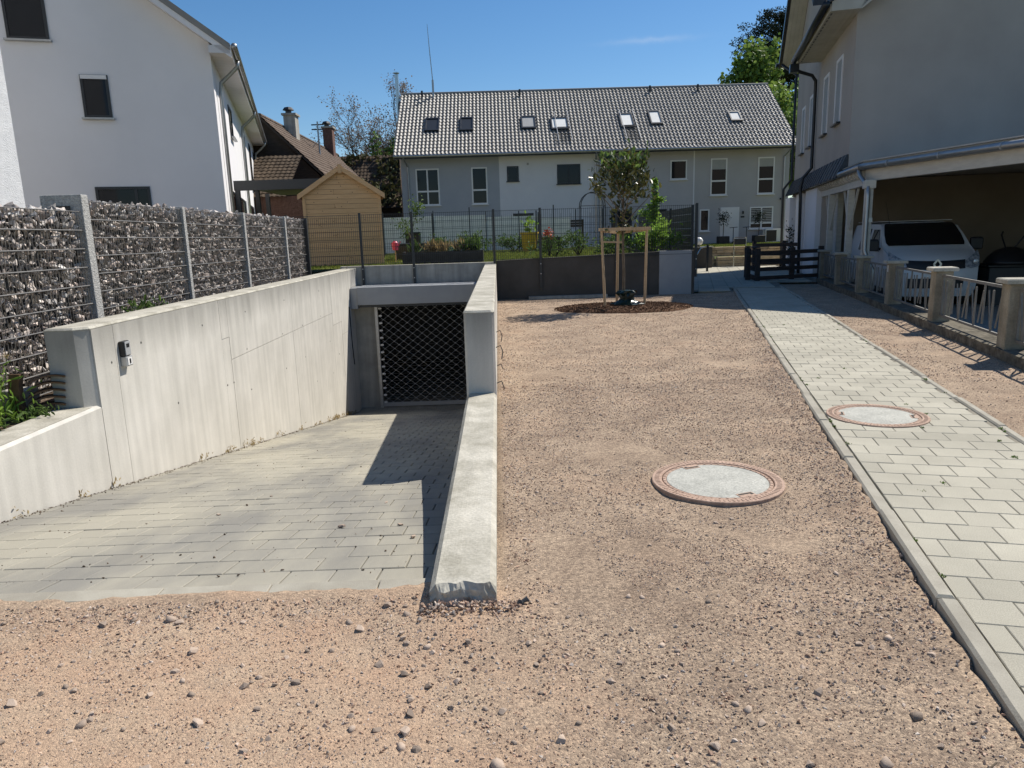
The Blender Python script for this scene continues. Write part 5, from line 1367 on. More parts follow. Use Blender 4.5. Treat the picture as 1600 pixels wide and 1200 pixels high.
# side outline of the upper skin: y back from the nose, z up, half width
sk = [(.10, .25, .80), (.02, .42, .86), (.0, .62, .88), (.03, .84, .89), (.06, .98, .89), (.12, 1.07, .90), (.32, 1.18, .915), (.62, 1.275, .93), (.86, 1.35, .935),
      (1.0, 1.43, .925), (1.25, 1.61, .89), (1.55, 1.82, .83), (1.66, 1.88, .81), (1.85, 1.92, .79), (2.4, 1.94, .785), (3.6, 1.945, .785), (4.55, 1.92, .78), (4.72, 1.84, .79), (4.80, 1.5, .86), (4.84, .9, .92), (4.84, .4, .90), (4.80, .25, .86)]
body = MB(); K = 9
def plan(y): return min(1.0, .74 + .26 * min(1, max(0, (y + .0) / .55)) ** .5) if y < .55 else 1.0
rowsV = []
for (y, z, w) in sk:
    r_ = []
    for i in range(K):
        u = -1 + 2 * i / (K - 1)
        bow = .10 * u * u if y < .9 else (.05 * u * u if y < 1.7 else 0)      # nose and screen curve back at the sides
        if y < .9 : bow *= 1.6 * (1 - y / 1.4)
        drop = .05 * abs(u) ** 6 if y > 1.6 and y < 4.6 else (.03 * u * u if .1 < y < 1 else 0)
        r_.append((u * w, y + bow, z - drop))
    rowsV.append(r_)
for r_ in rowsV: body.v += r_
for i in range(len(rowsV) - 1):
    for j in range(K - 1): body.f.append((i * K + j, i * K + j + 1, (i + 1) * K + j + 1, (i + 1) * K + j))
body.build('body', 'van', t, smooth=True, fix=True)
for sg in (-1, 1):                                             # flanks
    sd_ = MB(); ny = 26; ysd = np.linspace(.12, 4.84, ny)
    def top(y):
        for (a, b) in zip(sk[2:-1], sk[3:]):
            if a[0] <= y <= b[0] + 1e-6:
                u = (y - a[0]) / max(1e-6, b[0] - a[0]); return a[1] + (b[1] - a[1]) * u, a[2] + (b[2] - a[2]) * u
        return sk[16][1], sk[16][2]
    fr = [0, .25, .45, .6, .75, .88, 1.0]
    vs = []
    for y in ysd:
        zt, wt = top(y); zb = .24
        for f_ in fr:
            z = zb + (zt - zb) * f_
            w = .90 + .05 * math.sin(min(1, (z - .2) / 1.0) * math.pi) if z < 1.15 else .95 - (z - 1.15) / .8 * .165
            if f_ == 1.0: w = wt
            w = min(w, max(wt, w if z < zt - .02 else wt))
            if y < .5: w *= 1 - .10 * ((.5 - y) / .5) ** 2
            bo = .16 * (1 - y / 1.4) if y < .9 else (.05 if y < 1.7 else 0)
            vs.append((sg * w, y + (bo if f_ == 1 else bo * .8), z - (.05 if (f_ == 1 and 1.6 < y < 4.6) else 0)))
    n_ = len(fr)
    sd_.v += vs
    for i in range(ny - 1):
        for j in range(n_ - 1): sd_.f.append((i * n_ + j, (i + 1) * n_ + j, (i + 1) * n_ + j + 1, i * n_ + j + 1))
    sd_.build('side_panel', 'van', t, smooth=True, fix=True)
def skin(u, y, lift=.012):
    for a, b in zip(sk[1:-1], sk[2:]):
        if a[0] <= y <= b[0]:
            f_ = (y - a[0]) / (b[0] - a[0]); z = a[1] + (b[1] - a[1]) * f_; w = a[2] + (b[2] - a[2]) * f_; break
    bow = .10 * u * u if y < .9 else (.05 * u * u if y < 1.7 else 0)
    if y < .9: bow *= 1.6 * (1 - y / 1.4)
    return Vector((u * w, y + bow - lift * .7, z + lift * .8))
def patch(outline_rows, name, m, parent, lift=.012, nu=10):
    mb = MB(); R_ = []
    for (y, u0, u1) in outline_rows:
        for i in range(nu): R_.append(skin(u0 + (u1 - u0) * i / (nu - 1), y, lift))
    mb.v += [tuple(p) for p in R_]
    for i in range(len(outline_rows) - 1):
        for j in range(nu - 1): mb.f.append((i * nu + j, i * nu + j + 1, (i + 1) * nu + j + 1, (i + 1) * nu + j))
    return mb.build(name, m, parent, smooth=True, fix=True)
patch([(.90, -.86, .86), (1.0, -.90, .90), (1.25, -.925, .925), (1.52, -.93, .93), (1.64, -.92, .92), (1.68, -.88, .88)], 'windscreen', 'van_glass', t)
MB().box(-.10, .10, 1.50, 1.56, 1.70, 1.78).build('mirror_bracket', 'van_trim', t)
# grille band and emblem
def front_strip(z0, z1, u0, u1, name, m, parent, lift=.014, nu=13, zc=0.0):
    mb = MB(); nz_ = 4
    def yz(z):
        for a, b in zip(sk[:7], sk[1:8]):
            if a[1] <= z <= b[1]: f_ = (z - a[1]) / (b[1] - a[1]); return a[0] + (b[0] - a[0]) * f_, a[2] + (b[2] - a[2]) * f_
        return sk[6][0], sk[6][2]
    for k in range(nz_):
        for i in range(nu):
            u = u0 + (u1 - u0) * i / (nu - 1); z = z0 + (z1 - z0) * k / (nz_ - 1) + zc * u * u; y, w = yz(z)
            mb.v.append((u * w, y + .16 * u * u * (1 - y / 1.4) - lift, z - .0 + .0))
    for k in range(nz_ - 1):
        for i in range(nu - 1): mb.f.append((k * nu + i, k * nu + i + 1, (k + 1) * nu + i + 1, (k + 1) * nu + i))
    return mb.build(name, m, parent, smooth=True, fix=True)
gr = front_strip(.85, 1.045, -.68, .68, 'grille', 'van_trim', t, zc=.05)
front_strip(.44, .66, -.66, .66, 'lower_grille', 'van_trim', t)
em = MB()                                                     # diamond ring badge
for sgx, sgz in ((1, 1), (1, -1), (-1, -1), (-1, 1)):
    em.bar((sgx * .075, -.035, .975), (0, -.035, .975 + sgz * .105), .035, .022, up=(0, 1, 0))
em.build('badge', 'chrome', gr)
for sg in (-1, 1):
    h = MB(); pts = []
    for (u, z) in ((.64, .92), (.80, .87), (.98, .92), (1.02, 1.13), (1.0, 1.27), (.84, 1.15), (.67, 1.05)):
        y = .06 + .17 * u * u + max(0, z - .98) * .8
        pts.append((sg * u * .915, y - .05, z))
    c_ = tuple(sum(p[i] for p in pts) / len(pts) - (.025 if i == 1 else 0) for i in range(3))
    h.add([c_] + pts, [(0, 1 + i, 1 + (i + 1) % len(pts)) for i in range(len(pts))])
    hl = h.build('headlamp', 'lamp_glass', t, fix=True)
    MB().lathe([(.055, 0), (.05, .02), (.01, .03)], 12).xf(Matrix.Translation((sg * .80, .10, 1.02)) @ Matrix.Rotation(R(90), 4, 'X')).build('reflector', 'chrome', hl)
    m_ = MB().cbox(-.13, .13, -.06, .06, -.14, .14, .03); m_.xf(Matrix.Translation((sg * 1.11, 1.12, 1.40))); mi = m_.build('mirror', 'van_trim', t, smooth=False, bevel=.03)
    MB().bar((sg * .93, 1.16, 1.30), (sg * 1.04, 1.13, 1.34), .06).build('mirror_arm', 'van_trim', mi)
    def sidewin(y0, y1, z0, z1, yt0, yt1):
        def w(z): return .95 - (z - 1.15) / .8 * .165 + .010
        MB().add([(sg * w(z0), y0, z0), (sg * w(z0), y1, z0), (sg * w(z1), yt1, z1), (sg * w(z1), yt0, z1), (sg * (w(z0) - .03), y0, z0), (sg * (w(z0) - .03), y1, z0), (sg * (w(z1) - .03), yt1, z1), (sg * (w(z1) - .03), yt0, z1)],
                 [(0, 1, 2, 3), (7, 6, 5, 4), (0, 4, 5, 1), (1, 5, 6, 2), (2, 6, 7, 3), (3, 7, 4, 0)]).build('side_window', 'van_glass', t, fix=True)
    sidewin(1.25, 2.35, 1.24, 1.76, 1.72, 2.30); sidewin(2.55, 3.55, 1.24, 1.78, 2.60, 3.50)
    MB().box(sg * .956 - .012, sg * .956 + .012, 2.42, 2.43, .4, 1.8).build('door_seam', 'van_trim', t)
    MB().box(sg * .965 - .012, sg * .965 + .012, 2.15, 2.33, 1.0, 1.05).build('door_handle', 'van_trim', t)
    MB().box(sg * .965 - .012, sg * .965 + .012, 3.75, 3.93, 1.0, 1.06).build('door_handle', 'van_trim', t)
    for y in (.95, 4.0):
        wh = MB().lathe([(.20, -.10), (.31, -.11), (.335, -.08), (.335, .08), (.31, .11), (.20, .10)], 24); wh.xf(Matrix.Translation((sg * .82, y, .335)) @ Matrix.Rotation(R(90), 4, 'Y'))
        w_ = wh.build('wheel', 'tyre', t); rm = MB().lathe([(.19, -.06), (.2, .104), (.06, .09), (.02, .10)], 16); rm.xf(Matrix.Translation((sg * .82, y, .335)) @ Matrix.Rotation(R(90) * sg, 4, 'Y')); rm.build('rim', 'galv', w_)
MB().box(-.26, .26, -.03, .03, .68, .79).build('number_plate', 'white_pl', t)
MB().tube([(-.62, 1.75, 1.88), (-.66, 2.1, 2.45)], [.006, .003], 5).build('aerial', 'black', t)
MB().box(-.93, .93, .5, 4.7, .2, .42).build('floor_pan', 'van_trim', t)
MB().box(-.80, .80, 1.9, 4.4, 1.945, 1.955).build('roof_rail', 'van', t)

# dark clutter right of the van
t = thing('black_crate', 'black storage crate standing right of the parked van', 'crate', (6.95, 18.9, -.32), FP)
MB().cbox(6.45, 7.6, 18.6, 19.4, -.32, .55, .03).build('box', 'anthracite', t)
MB().cbox(6.40, 7.65, 18.55, 19.45, .553, .60, .02).build('lid', 'black', t)
t = thing('wheelbarrow', 'black wheelbarrow upturned on the crate with handles in the air', 'wheelbarrow', (6.95, 18.95, .6), FP)
MB().lathe([(.52, 0), (.50, .06), (.44, .16), (.30, .30), (.12, .37), (.02, .38)], 14, (6.95, 18.95, .602)).build('tray', 'black', t, smooth=True)
MB().tube([(6.85, 18.9, .9), (6.72, 18.8, 1.16), (6.68, 18.78, 1.26), (6.68, 18.72, 1.32)], .018, 6).build('handle', 'black', t)
MB().tube([(7.0, 18.9, .95), (7.16, 18.8, 1.25), (7.22, 18.78, 1.37)], .018, 6).build('handle', 'black', t)
MB().tube([(7.1, 18.95, .88), (7.45, 18.9, .9), (7.6, 18.9, .97)], .015, 6).build('leg', 'black', t)

# ================================================================== RAILING FENCE
t = thing('railing_fence', 'grey metal railing fence between weathered concrete pillars beside the path', 'fence', (3.6, 15, 0), FP)
PF = 3.45
pl = MB(); ss = np.arange(3.9, 22.7, .12); k = 0
for a in ss:
    j = [(rng.normal(0, .004)) for _ in range(4)]
    pl.v += [(PF - .03 + j[0], a, -.25), (PF - .03 + j[1], a, .11 + j[2] * .5), (PF + .30, a, .12), (PF + .30, a, -.4)]
for i in range(len(ss) - 1):
    for q_ in range(3): pl.f.append((i * 4 + q_, i * 4 + q_ + 1, (i + 1) * 4 + q_ + 1, (i + 1) * 4 + q_))
pl.build('plinth', 'plinth', t, fix=True)
pil = [4.1, 6.75, 9.42, 12.08, 14.74, 17.38, 19.95, 22.4]
for s0 in pil:
    p = MB().box(PF, PF + .24, s0 - .12, s0 + .12, .05, .855).build('pillar', 'pillar', t, bevel=.012)
    MB().cbox(PF - .05, PF + .29, s0 - .17, s0 + .17, .857, .912, .012).build('cap', 'concrete_top', p)
MB().box(PF - .006, PF - .001, 14.74 - .04, 14.74 + .02, .70, .82).build('house_number', 'white_pl', t)
for a, b in zip(pil[:-1], pil[1:]):
    a += .15; b -= .15; x_ = PF + .10
    fr = MB(); fr.box(x_ - .012, x_ + .012, a, b, .775, .81); fr.box(x_ - .012, x_ + .012, a, b, .20, .232)
    fr.box(x_ - .012, x_ + .012, a, a + .03, .233, .774); fr.box(x_ - .012, x_ + .012, b - .03, b, .233, .774)
    pn = fr.build('panel_frame', 'fence_metal', t)
    n = 8; step = (b - a - .06) / n
    for k in range(n):
        y_ = a + .03 + (k + .5) * step
        z0, z1 = (.233, .73) if k % 2 else (.28, .774)
        MB().box(x_ - .008, x_ + .008, y_ - .018, y_ + .018, z0, z1).build('upright', 'fence_metal', pn)
        y2 = y_ + step * .5
        MB().bar((x_, y_ + .03, .28 if k % 2 else .70), (x_, y_ + .03 + step * .42, .72 if k % 2 else .28), .014, .014, up=(1, 0, 0)).build('slanted_bar', 'fence_metal', pn)
        if False: MB().box(x_ - .007, x_ + .007, y_ + step * .62 - .010, y_ + step * .62 + .010, .26 + .05 * (k % 2), .69).build('upright', 'fence_metal', pn)

# ================================================================== BROWN WOODEN FENCE by the court
t = thing('wooden_fence', 'dark brown wooden board fence with chunky posts at the end of the path', 'fence', (8.6, 22.2, 0))
def pt(px): return px
a = Vector((7.75, 21.75, 0)); b = Vector((9.95, 22.45, 0)); c_ = Vector((8.02, 23.5, 0))
dv = (b - a).normalized()
def wpost(p, h=1.0, w=.13):
    MB().box(p.x - w / 2, p.x + w / 2, p.y - w / 2, p.y + w / 2, .0, h).build('post', 'fence_wood', t, bevel=.008)
for u in (0, .54, 1.0): wpost(a.lerp(b, u), .98)
wpost(a + Vector((-.10, .55, 0)), .98); wpost(c_, .98)
for z in (.10, .36, .60, .84):
    MB().bar(a + dv * .07 + Vector((0, -.08, z)), b - dv * .05 + Vector((0, -.08, z)), .03, .115).build('board', 'fence_wood', t)
    MB().bar(a + Vector((-.02, .08, z)), c_ + Vector((-.02, -.07, z)), .03, .14).build('board', 'fence_wood', t)
MB().bar(a + Vector((-.01, .0, 1.005)), c_ + Vector((0, 0, 1.005)), .14, .03).build('top_rail', 'fence_wood', t)
# second fence leg behind
t = thing('wooden_fence', 'short brown wooden fence standing behind the chunky board fence', 'fence', (10.2, 26.8, 0))
a = Vector((9.6, 27.5, 0)); b = Vector((11.6, 26.6, 0))
for u in (0.02, .5, .98): p = a.lerp(b, u); MB().box(p.x - .06, p.x + .06, p.y - .06, p.y + .06, 0, 1.1).build('post', 'fence_wood', t)
for z in (.3, .62, .95): MB().bar(a + Vector((0, -.07, z)), b + Vector((0, -.07, z)), .03, .13).build('board', 'fence_wood', t)

# ================================================================== COURT: stone wall, dark wall, rail, lamp, letter box
t = thing('stone_wall', 'low dry wall of tan stone blocks at the end of the court', 'stone wall', (10.3, 31, 0))
def course(z0, z1, x0, x1, y, m=.48):
    x_ = x0
    while x_ < x1 - .05:
        L = min(rng.uniform(.28, .62), x1 - x_)
        MB().cbox(x_ + .006, x_ + L - .006, y + rng.normal(0, .015), y + .36, z0 + .005, z1 - .004, .018).build('stone', 'stone_tan', t); x_ += L
for k in range(3): course(.0 + k * .145, .145 + k * .145, 9.3, 13.5, 30.85)
for k in range(3): course(.435 + k * .135, .57 + k * .135, 8.95, 13.5, 31.3)
for k in range(3): course(.0 + k * .145, .145 + k * .145, 8.95, 9.3, 31.3)
t = thing('court_wall', 'short dark grey wall under the globe lamp', 'wall', (8.3, 30.6, 0))
MB().box(7.75, 8.92, 30.4, 30.6, .0, .86).build('wall', 'dark_wall', t)
MB().box(7.70, 8.95, 30.36, 30.64, .862, .90).build('coping', 'concrete_top', t)
MB().box(6.2, 7.73, 29.4, 29.6, 0, .95).build('wall', 'dark_wall', t)
t = thing('stair', 'dark flight of steps up to the lawn behind the handrail', 'steps', (7.2, 29, 0))
for k in range(5): MB().box(5.05, 6.4, 27.6 + k * .33, 29.3, .0 + k * .17, .168 + k * .17).build('step', 'concrete_grey', t)
t = thing('globe_lamp', 'white globe garden lamp standing on the short dark wall', 'lamp', (8.38, 30.5, .9))
MB().lathe([(.05, 0), (.05, .05), (.03, .07)], 12, (8.38, 30.5, .9)).build('foot', 'black', t)
MB().lathe([(.02, .0)] + [(.165 * math.sin(w), .165 - .165 * math.cos(w)) for w in np.linspace(.25, 3.05, 12)], 20, (8.38, 30.5, .95)).build('globe', 'globe', t, smooth=True)
t = thing('handrail', 'thin stainless handrail bending down beside the steps', 'handrail', (7.6, 27.9, 0))
MB().tube([(7.58, 27.9, .0), (7.58, 27.9, .62), (7.75, 27.9, .9), (7.95, 27.9, .95), (8.05, 27.9, .95)], .022, 8).build('rail', 'steel', t)
MB().box(7.93, 8.0, 27.75, 27.82, 0, 1.02).build('post', 'anthracite', t)
t = thing('letter_box', 'dark letter box on a steel frame before the stone wall', 'letter box', (10.2, 30.6, 0))
for x_ in (9.92, 10.42): MB().tube([(x_, 30.72, .0), (x_, 30.72, 1.22)], .02, 6).build('leg', 'steel', t)
MB().tube([(9.92, 30.72, 1.22), (10.42, 30.72, 1.22)], .02, 6).build('leg', 'steel', t)
MB().box(9.95, 10.39, 30.66, 30.80, .93, 1.17).build('box', 'anthracite', t, bevel=.01)

# heat pump, planters, scooters by the end house
t = thing('heat_pump', 'white heat pump unit under the ground floor window of the end house', 'heat pump', (14.8, 39.3, .8))
MB().box(14.33, 15.3, 39.2, 39.65, .83, 1.52).build('casing', 'white_pl', t, bevel=.02)
MB().box(14.38, 14.92, 39.185, 39.199, .88, 1.46).build('fan_guard', 'black', t)
MB().box(14.2, 14.32, 39.25, 39.6, .83, 1.45).build('side_cover', 'grey_pl', t)
def potted(x, y, z, label):
    th = thing('potted_tree', label, 'potted tree', (x, y, z))
    MB().cbox(x - .27, x + .27, y - .25, y + .25, z, z + .42, .02).build('pot', 'planter', th)
    MB().tube([(x, y, z + .4), (x + .02, y, z + 1.1)], .02, 6).build('trunk', 'bark_dark', th)
    c = np.array([x, y, z + 1.35]) + rng.normal(0, .16, (260, 3)); link('crown', leaf_mesh('crown', c - np.array(OFF[th.name]), .10, 'leaf_dark', .4, .4), th)
potted(11.9, 38.7, .8, 'small potted tree beside the white front door')
potted(13.75, 38.6, .8, 'small potted tree between the front door and the heat pump')
def scooter(x, y, z, label):
    th = thing('kick_scooter', label, 'scooter', (x, y, z))
    MB().tube([(x, y, z + .1), (x, y, z + .85)], .02, 6).build('stem', 'black', th); MB().tube([(x - .2, y, z + .85), (x + .2, y - .05, z + .87)], .018, 6).build('handlebar', 'black', th)
    MB().box(x - .06, x + .06, y, y + .6, z + .08, z + .11).build('deck', 'black', th)
    for yy_ in (y - .02, y + .66): MB().tube([(x - .015, yy_, z + .08), (x + .015, yy_, z + .08)], .08, 12).build('wheel', 'tyre', th)
scooter(12.5, 38.9, .8, 'black kick scooter parked before the white front door')
scooter(13.2, 38.9, .8, 'black kick scooter parked right of the white front door')

# ================================================================== YOUNG TREE with stakes and mulch
TX, TY = 2.62, 15.3
mm = MB(); n = 40
rings = [(1.0, -.03), (.97, .03), (.8, .055), (.45, .065), (.02, .07)]
for f_, z in rings:
    for j in range(n):
        w = 2 * math.pi * j / n; k = 1 + .05 * mnoise.noise((math.cos(w) * 3, math.sin(w) * 3, 0)); mm.v.append((TX - .02 + 1.42 * f_ * k * math.cos(w), TY - .1 + .95 * f_ * k * math.sin(w), z))
for i in range(len(rings) - 1):
    for j in range(n): mm.f.append((i * n + j, i * n + (j + 1) % n, (i + 1) * n + (j + 1) % n, (i + 1) * n + j))
mm.f.append(tuple((len(rings) - 1) * n + j for j in range(n)))
mulch = mm.build('mulch_bed', 'mulch', smooth=True); struct(mulch)
chips = hull_protos(6, 9, (1, .4, .22))
q = rng.normal(0, 1, (6500, 2)); r_ = np.sqrt(rng.uniform(0, 1, 6500)) * 1.03; q = q / np.linalg.norm(q, axis=1)[:, None] * r_[:, None]
x = TX - .02 + 1.42 * q[:, 0]; y = TY - .1 + .95 * q[:, 1]; z = np.interp(r_, [0, .45, .8, .97, 1.05], [.07, .065, .055, .03, .0]) + .006
struct(link('bark_chips', scatter('bark_chips', chips, np.stack([x, y, z], 1), rng.uniform(.012, .038, 6500), rand_rot(6500), 'mulch')), 'stuff')

def tree(name, label, base, segs, leaves, cat='tree', bark='bark', group=None, sides=6):
    th = thing(name, label, cat, base, group=group)
    tk = MB()
    for pts, rs in segs: tk.tube(pts, rs, sides, caps=False)
    tk.build('trunk', bark, th, smooth=True)
    for nm, pos, size, m, asp, up in leaves:
        link(nm, leaf_mesh(nm, np.asarray(pos) - np.array(base), size, m, asp, up), th)
    return th
segs = [([Vector((TX, TY, .05)), Vector((TX + .01, TY, .7)), Vector((TX - .01, TY, 1.4)), Vector((TX, TY, 2.0)), Vector((TX + .01, TY, 2.7))], [.035, .032, .028, .022, .01])]
tips = []
for k in range(16):
    a = k * 2.4; z0 = 1.7 + .055 * k; L = rng.uniform(.55, 1.0) * (1 - .02 * k)
    e = Vector((TX + L * .72 * math.cos(a), TY + L * .72 * math.sin(a), z0 + L * .75)); m_ = Vector((TX, TY, z0)).lerp(e, .5) + Vector((0, 0, .02))
    segs.append(([Vector((TX, TY, z0)), m_, e], [.012, .009, .005])); tips += [m_.lerp(e, .4), m_.lerp(e, .7), e, e + Vector((0, 0, .08))]
tips += [Vector((TX + rng.normal(0, .22), TY + rng.normal(0, .22), rng.uniform(2.35, 3.05))) for _ in range(46)]
P1 = clump([p for p in tips if p.z > 2.2], 900, .085); P1 = P1[P1[:, 2] > 2.22]
rr = np.hypot(P1[:, 0] - TX, P1[:, 1] - TY); P1 = P1[(rr < .78)]
P2 = np.stack([TX + rng.normal(0, .14, 70), TY + rng.normal(0, .14, 70), rng.uniform(1.5, 2.15, 70)], 1)
tree('young_magnolia', 'young staked magnolia tree with glossy leaves in a bed of bark mulch', (TX, TY, .05), segs,
     [('crown', P1, .135, 'leaf_mag', .42, .7), ('upper_leaves', P1[P1[:, 2] > 2.75][:170] + (0, 0, .05), .13, 'leaf_mid', .42, 1.3), ('lower_leaves', P2, .15, 'leaf_mag', .42, .3)])  # upper set: paler leaf colour for some leaves near the crown top
t = thing('tree_stakes', 'three wooden tree stakes joined by crossbars around the young magnolia', 'tree stakes', (TX, TY, 0))
sl_, sr_, sb_ = Vector((2.21, 15.15, 0)), Vector((3.05, 15.2, 0)), Vector((TX - .05, TY + .55, 0))
tl, tr_, tb = Vector((2.15, 15.18, 1.66)), Vector((3.09, 15.2, 1.66)), Vector((TX - .04, TY + .42, 1.62))
for a, b in ((sl_, tl), (sr_, tr_), (sb_, tb)): MB().tube([a, b], [.029, .027], 8).build('stake', 'stake', t)
MB().bar(tl + Vector((-.07, -.05, -.03)), tr_ + Vector((.07, -.05, -.03)), .035, .065).build('crossbar', 'stake', t)
MB().bar(tl + Vector((0, .03, -.05)), tb + Vector((0, .03, -.05)), .03, .07).build('crossbar', 'stake', t)
MB().bar(tr_ + Vector((0, .03, -.05)), tb + Vector((0, .03, -.05)), .03, .07).build('crossbar', 'stake', t)
MB().bar(tl + Vector((.02, -.02, -.28)), Vector((TX, TY, 1.36)), .02, .035).build('tie_strap', 'stake', t)
bagm = MB(); n = 18
for i, (rr_, z) in enumerate(((.26, .0), (.29, .03), (.20, .08), (.13, .13), (.12, .19), (.17, .26), (.16, .31), (.04, .30))):
    for j in range(n):
        w = 2 * math.pi * j / n; k = 1 + .75 * mnoise.noise((math.cos(w) * 2.6, math.sin(w) * 2.6, i * 1.1)) + .12 * math.sin(w * 5 + i); bagm.v.append((TX + .05 + rr_ * k * math.cos(w), TY - .12 + rr_ * .8 * k * math.sin(w), .06 + z))
for i in range(7):
    for j in range(n): bagm.f.append((i * n + j, i * n + (j + 1) % n, (i + 1) * n + (j + 1) % n, (i + 1) * n + j))
solo(bagm, 'watering_bag', 'bag', 'crumpled dark green watering bag at the foot of the young magnolia', 'bag', (TX, TY, .06))

# ================================================================== GARDEN PLANTING
def shrub(name, label, x, y, z, rx, ry, h, n, L, m, asp=.45, cat='shrub', group=None):
    th = thing(name, label, cat, (x, y, z), group=group)
    st = MB()
    for k in range(9):
        a = rng.uniform(0, 6.28); st.tube([(x, y, z), (x + rx * .4 * math.cos(a), y + ry * .4 * math.sin(a), z + h * .45), (x + rx * .75 * math.cos(a), y + ry * .75 * math.sin(a), z + h * .85)], [.012, .008, .003], 5, caps=False)
    st.build('stems', 'bark_dark', th)
    cc = [(rng.normal(0, .42) * rx, rng.normal(0, .42) * ry, h * rng.uniform(.25, .95)) for _ in range(16)]
    p = np.array(cc)[rng.integers(0, 16, n)] + rng.normal(0, .16, (n, 3)) * (rx, ry, h)
    p[:, 2] = np.abs(p[:, 2]); link('foliage', leaf_mesh('foliage', p, L, m, asp, .6), th)
    return th
shrub('leafy_shrub', 'large bright green leafy shrub behind the pale wall end panel', 4.15, 19.6, .88, .75, .5, .75, 1300, .11, 'leaf_bright')
shrub('leafy_shrub', 'green shrub between the bright shrub and the tree stakes', 3.1, 20.0, .88, .6, .5, .6, 800, .09, 'leaf_mid')
shrub('leafy_shrub', 'low green bush with red flowers behind the mesh fence', 1.75, 22.5, .88, .55, .4, .55, 600, .08, 'leaf_mid')
shrub('leafy_shrub', 'small grey green bush beside the red flowers', 2.5, 22.8, .88, .5, .4, .65, 600, .08, 'leaf_mid')
shrub('leafy_shrub', 'dark round bush left of the garden fence corner', -1.0, 31, .88, .8, .5, .75, 800, .12, 'leaf_mid')
shrub('leafy_shrub', 'dark bush before the white screen beside the planter', -2.3, 31.3, .88, .9, .5, .65, 800, .12, 'leaf_mid')
shrub('leafy_shrub', 'spreading bush at the foot of the white screen near the yellow bin', .7, 32, .88, 1.0, .5, .6, 800, .12, 'leaf_mid')
t = shrub('flower_clump', 'clump of red flowers in front of the lawn', 1.55, 22.0, .88, .16, .16, .75, 160, .07, 'leaf_mid', cat='flowers')
link('flowers', leaf_mesh('flowers', rng.normal(0, .07, (60, 3)) + (0, 0, .72), .07, 'red', .8, .3), t)
# tall climber: bright leaves on a pole
t = thing('climber', 'tall narrow bright green climbing plant on a pole behind the magnolia', 'climbing plant', (4.30, 20.2, .88))
MB().tube([(4.30, 20.2, .88), (4.34, 20.2, 2.0), (4.32, 20.2, 2.95)], .012, 5).build('pole', 'bark', t)
p = []
for _ in range(900):
    z = rng.uniform(2.0, 2.95); p.append((4.32 + rng.normal(0, .035), 20.2 + rng.normal(0, .04), z))
for c, r_, k in (((4.20, 20.2, 2.22), .05, 90), ((4.46, 20.2, 2.42), .055, 120), ((4.25, 20.2, 2.02), .08, 200), ((4.02, 20.2, 2.08), .07, 130), ((4.30, 20.2, 1.86), .08, 160), ((4.55, 20.2, 1.82), .06, 90)):
    p += [tuple(np.array(c) + rng.normal(0, r_, 3) * (1, .6, .7)) for _ in range(k)]
link('foliage', leaf_mesh('foliage', np.array(p) - np.array(OFF[t.name]), .07, 'leaf_bright', .6, -.2), t)
# planter box
t = thing('planter_box', 'long black planter box with dry grasses above the roller gate', 'planter', (-1.4, 19.4, .88))
MB().box(-2.45, -.42, 19.2, 19.24, .88, 1.22).build('front_panel', 'planter', t); MB().box(-2.45, -.42, 19.66, 19.7, .88, 1.22).build('back_panel', 'planter', t)
MB().box(-2.49, -2.452, 19.2, 19.7, .88, 1.23).build('end_panel', 'planter', t); MB().box(-.418, -.38, 19.2, 19.7, .88, 1.23).build('end_panel', 'planter', t)
MB().box(-2.45, -.42, 19.245, 19.655, .9, 1.17).build('soil', 'soil', t)
for k, (x_, m, n_) in enumerate(((-1.75, 'straw', 170), (-1.45, 'straw', 60), (-1.0, 'straw', 90), (-.8, 'leaf_mid', 120), (-2.2, 'leaf_mid', 60), (-.6, 'leaf_mid', 90))):
    p = np.stack([rng.normal(x_, .07, n_), rng.normal(19.45, .06, n_), np.full(n_, 1.18)], 1); p[:, 2] += rng.uniform(0, .12, n_)
    link('grass_tuft', leaf_mesh('grass_tuft', p - np.array(OFF[t.name]), .26, m, .07, 2.2), t)
t = thing('garden_box', 'dark green garden storage box right of the shed', 'storage box', (-3.0, 24.5, .88))
MB().cbox(-3.35, -2.35, 24.2, 24.8, .88, 1.38, .02).build('body', 'bag', t); MB().cbox(-3.38, -2.32, 24.17, 24.83, 1.383, 1.43, .02).build('lid', 'anthracite', t)
t = thing('garden_bin', 'small dark bin standing on the lawn behind the storage box', 'bin', (-2.95, 26, .88))
MB().cbox(-3.2, -2.7, 25.8, 26.3, .88, 1.75, .02).build('body', 'bag', t); MB().cbox(-3.23, -2.67, 25.77, 26.33, 1.753, 1.80, .02).build('lid', 'bag', t)
t = thing('yellow_tub', 'yellow plastic tub with a sunflower seedling before the white screen', 'tub', (1.35, 31, .88))
MB().lathe([(.28, 0), (.36, .75), (.39, .76), (.39, .82), (.35, .82)], 16, (1.35, 31, .88)).build('tub', 'yellow', t)
link('seedling', leaf_mesh('seedling', np.array([(0, 0, .85)]) + rng.normal(0, .12, (60, 3)) * (1, 1, 1.6) + (0, 0, .25), .2, 'leaf_bright', .6, .4), t)
t = thing('black_tub', 'dark rain tub beside the yellow tub', 'tub', (2.3, 31, .88))
MB().lathe([(.36, 0), (.42, .55), (.45, .56), (.45, .6), (.40, .6)], 16, (2.3, 31, .88)).build('tub', 'anthracite', t)
t = thing('pink_watering_can', 'pink watering can hanging at the right edge of the shed', 'watering can', (-3.05, 22, 1.25))
MB().lathe([(.08, 0), (.09, .22), (.05, .26), (.05, .27)], 12, (-3.05, 22, 1.25)).build('can', 'pink', t); MB().tube([(-3.0, 22, 1.3), (-2.88, 22, 1.5)], .015, 6).build('spout', 'pink', t)
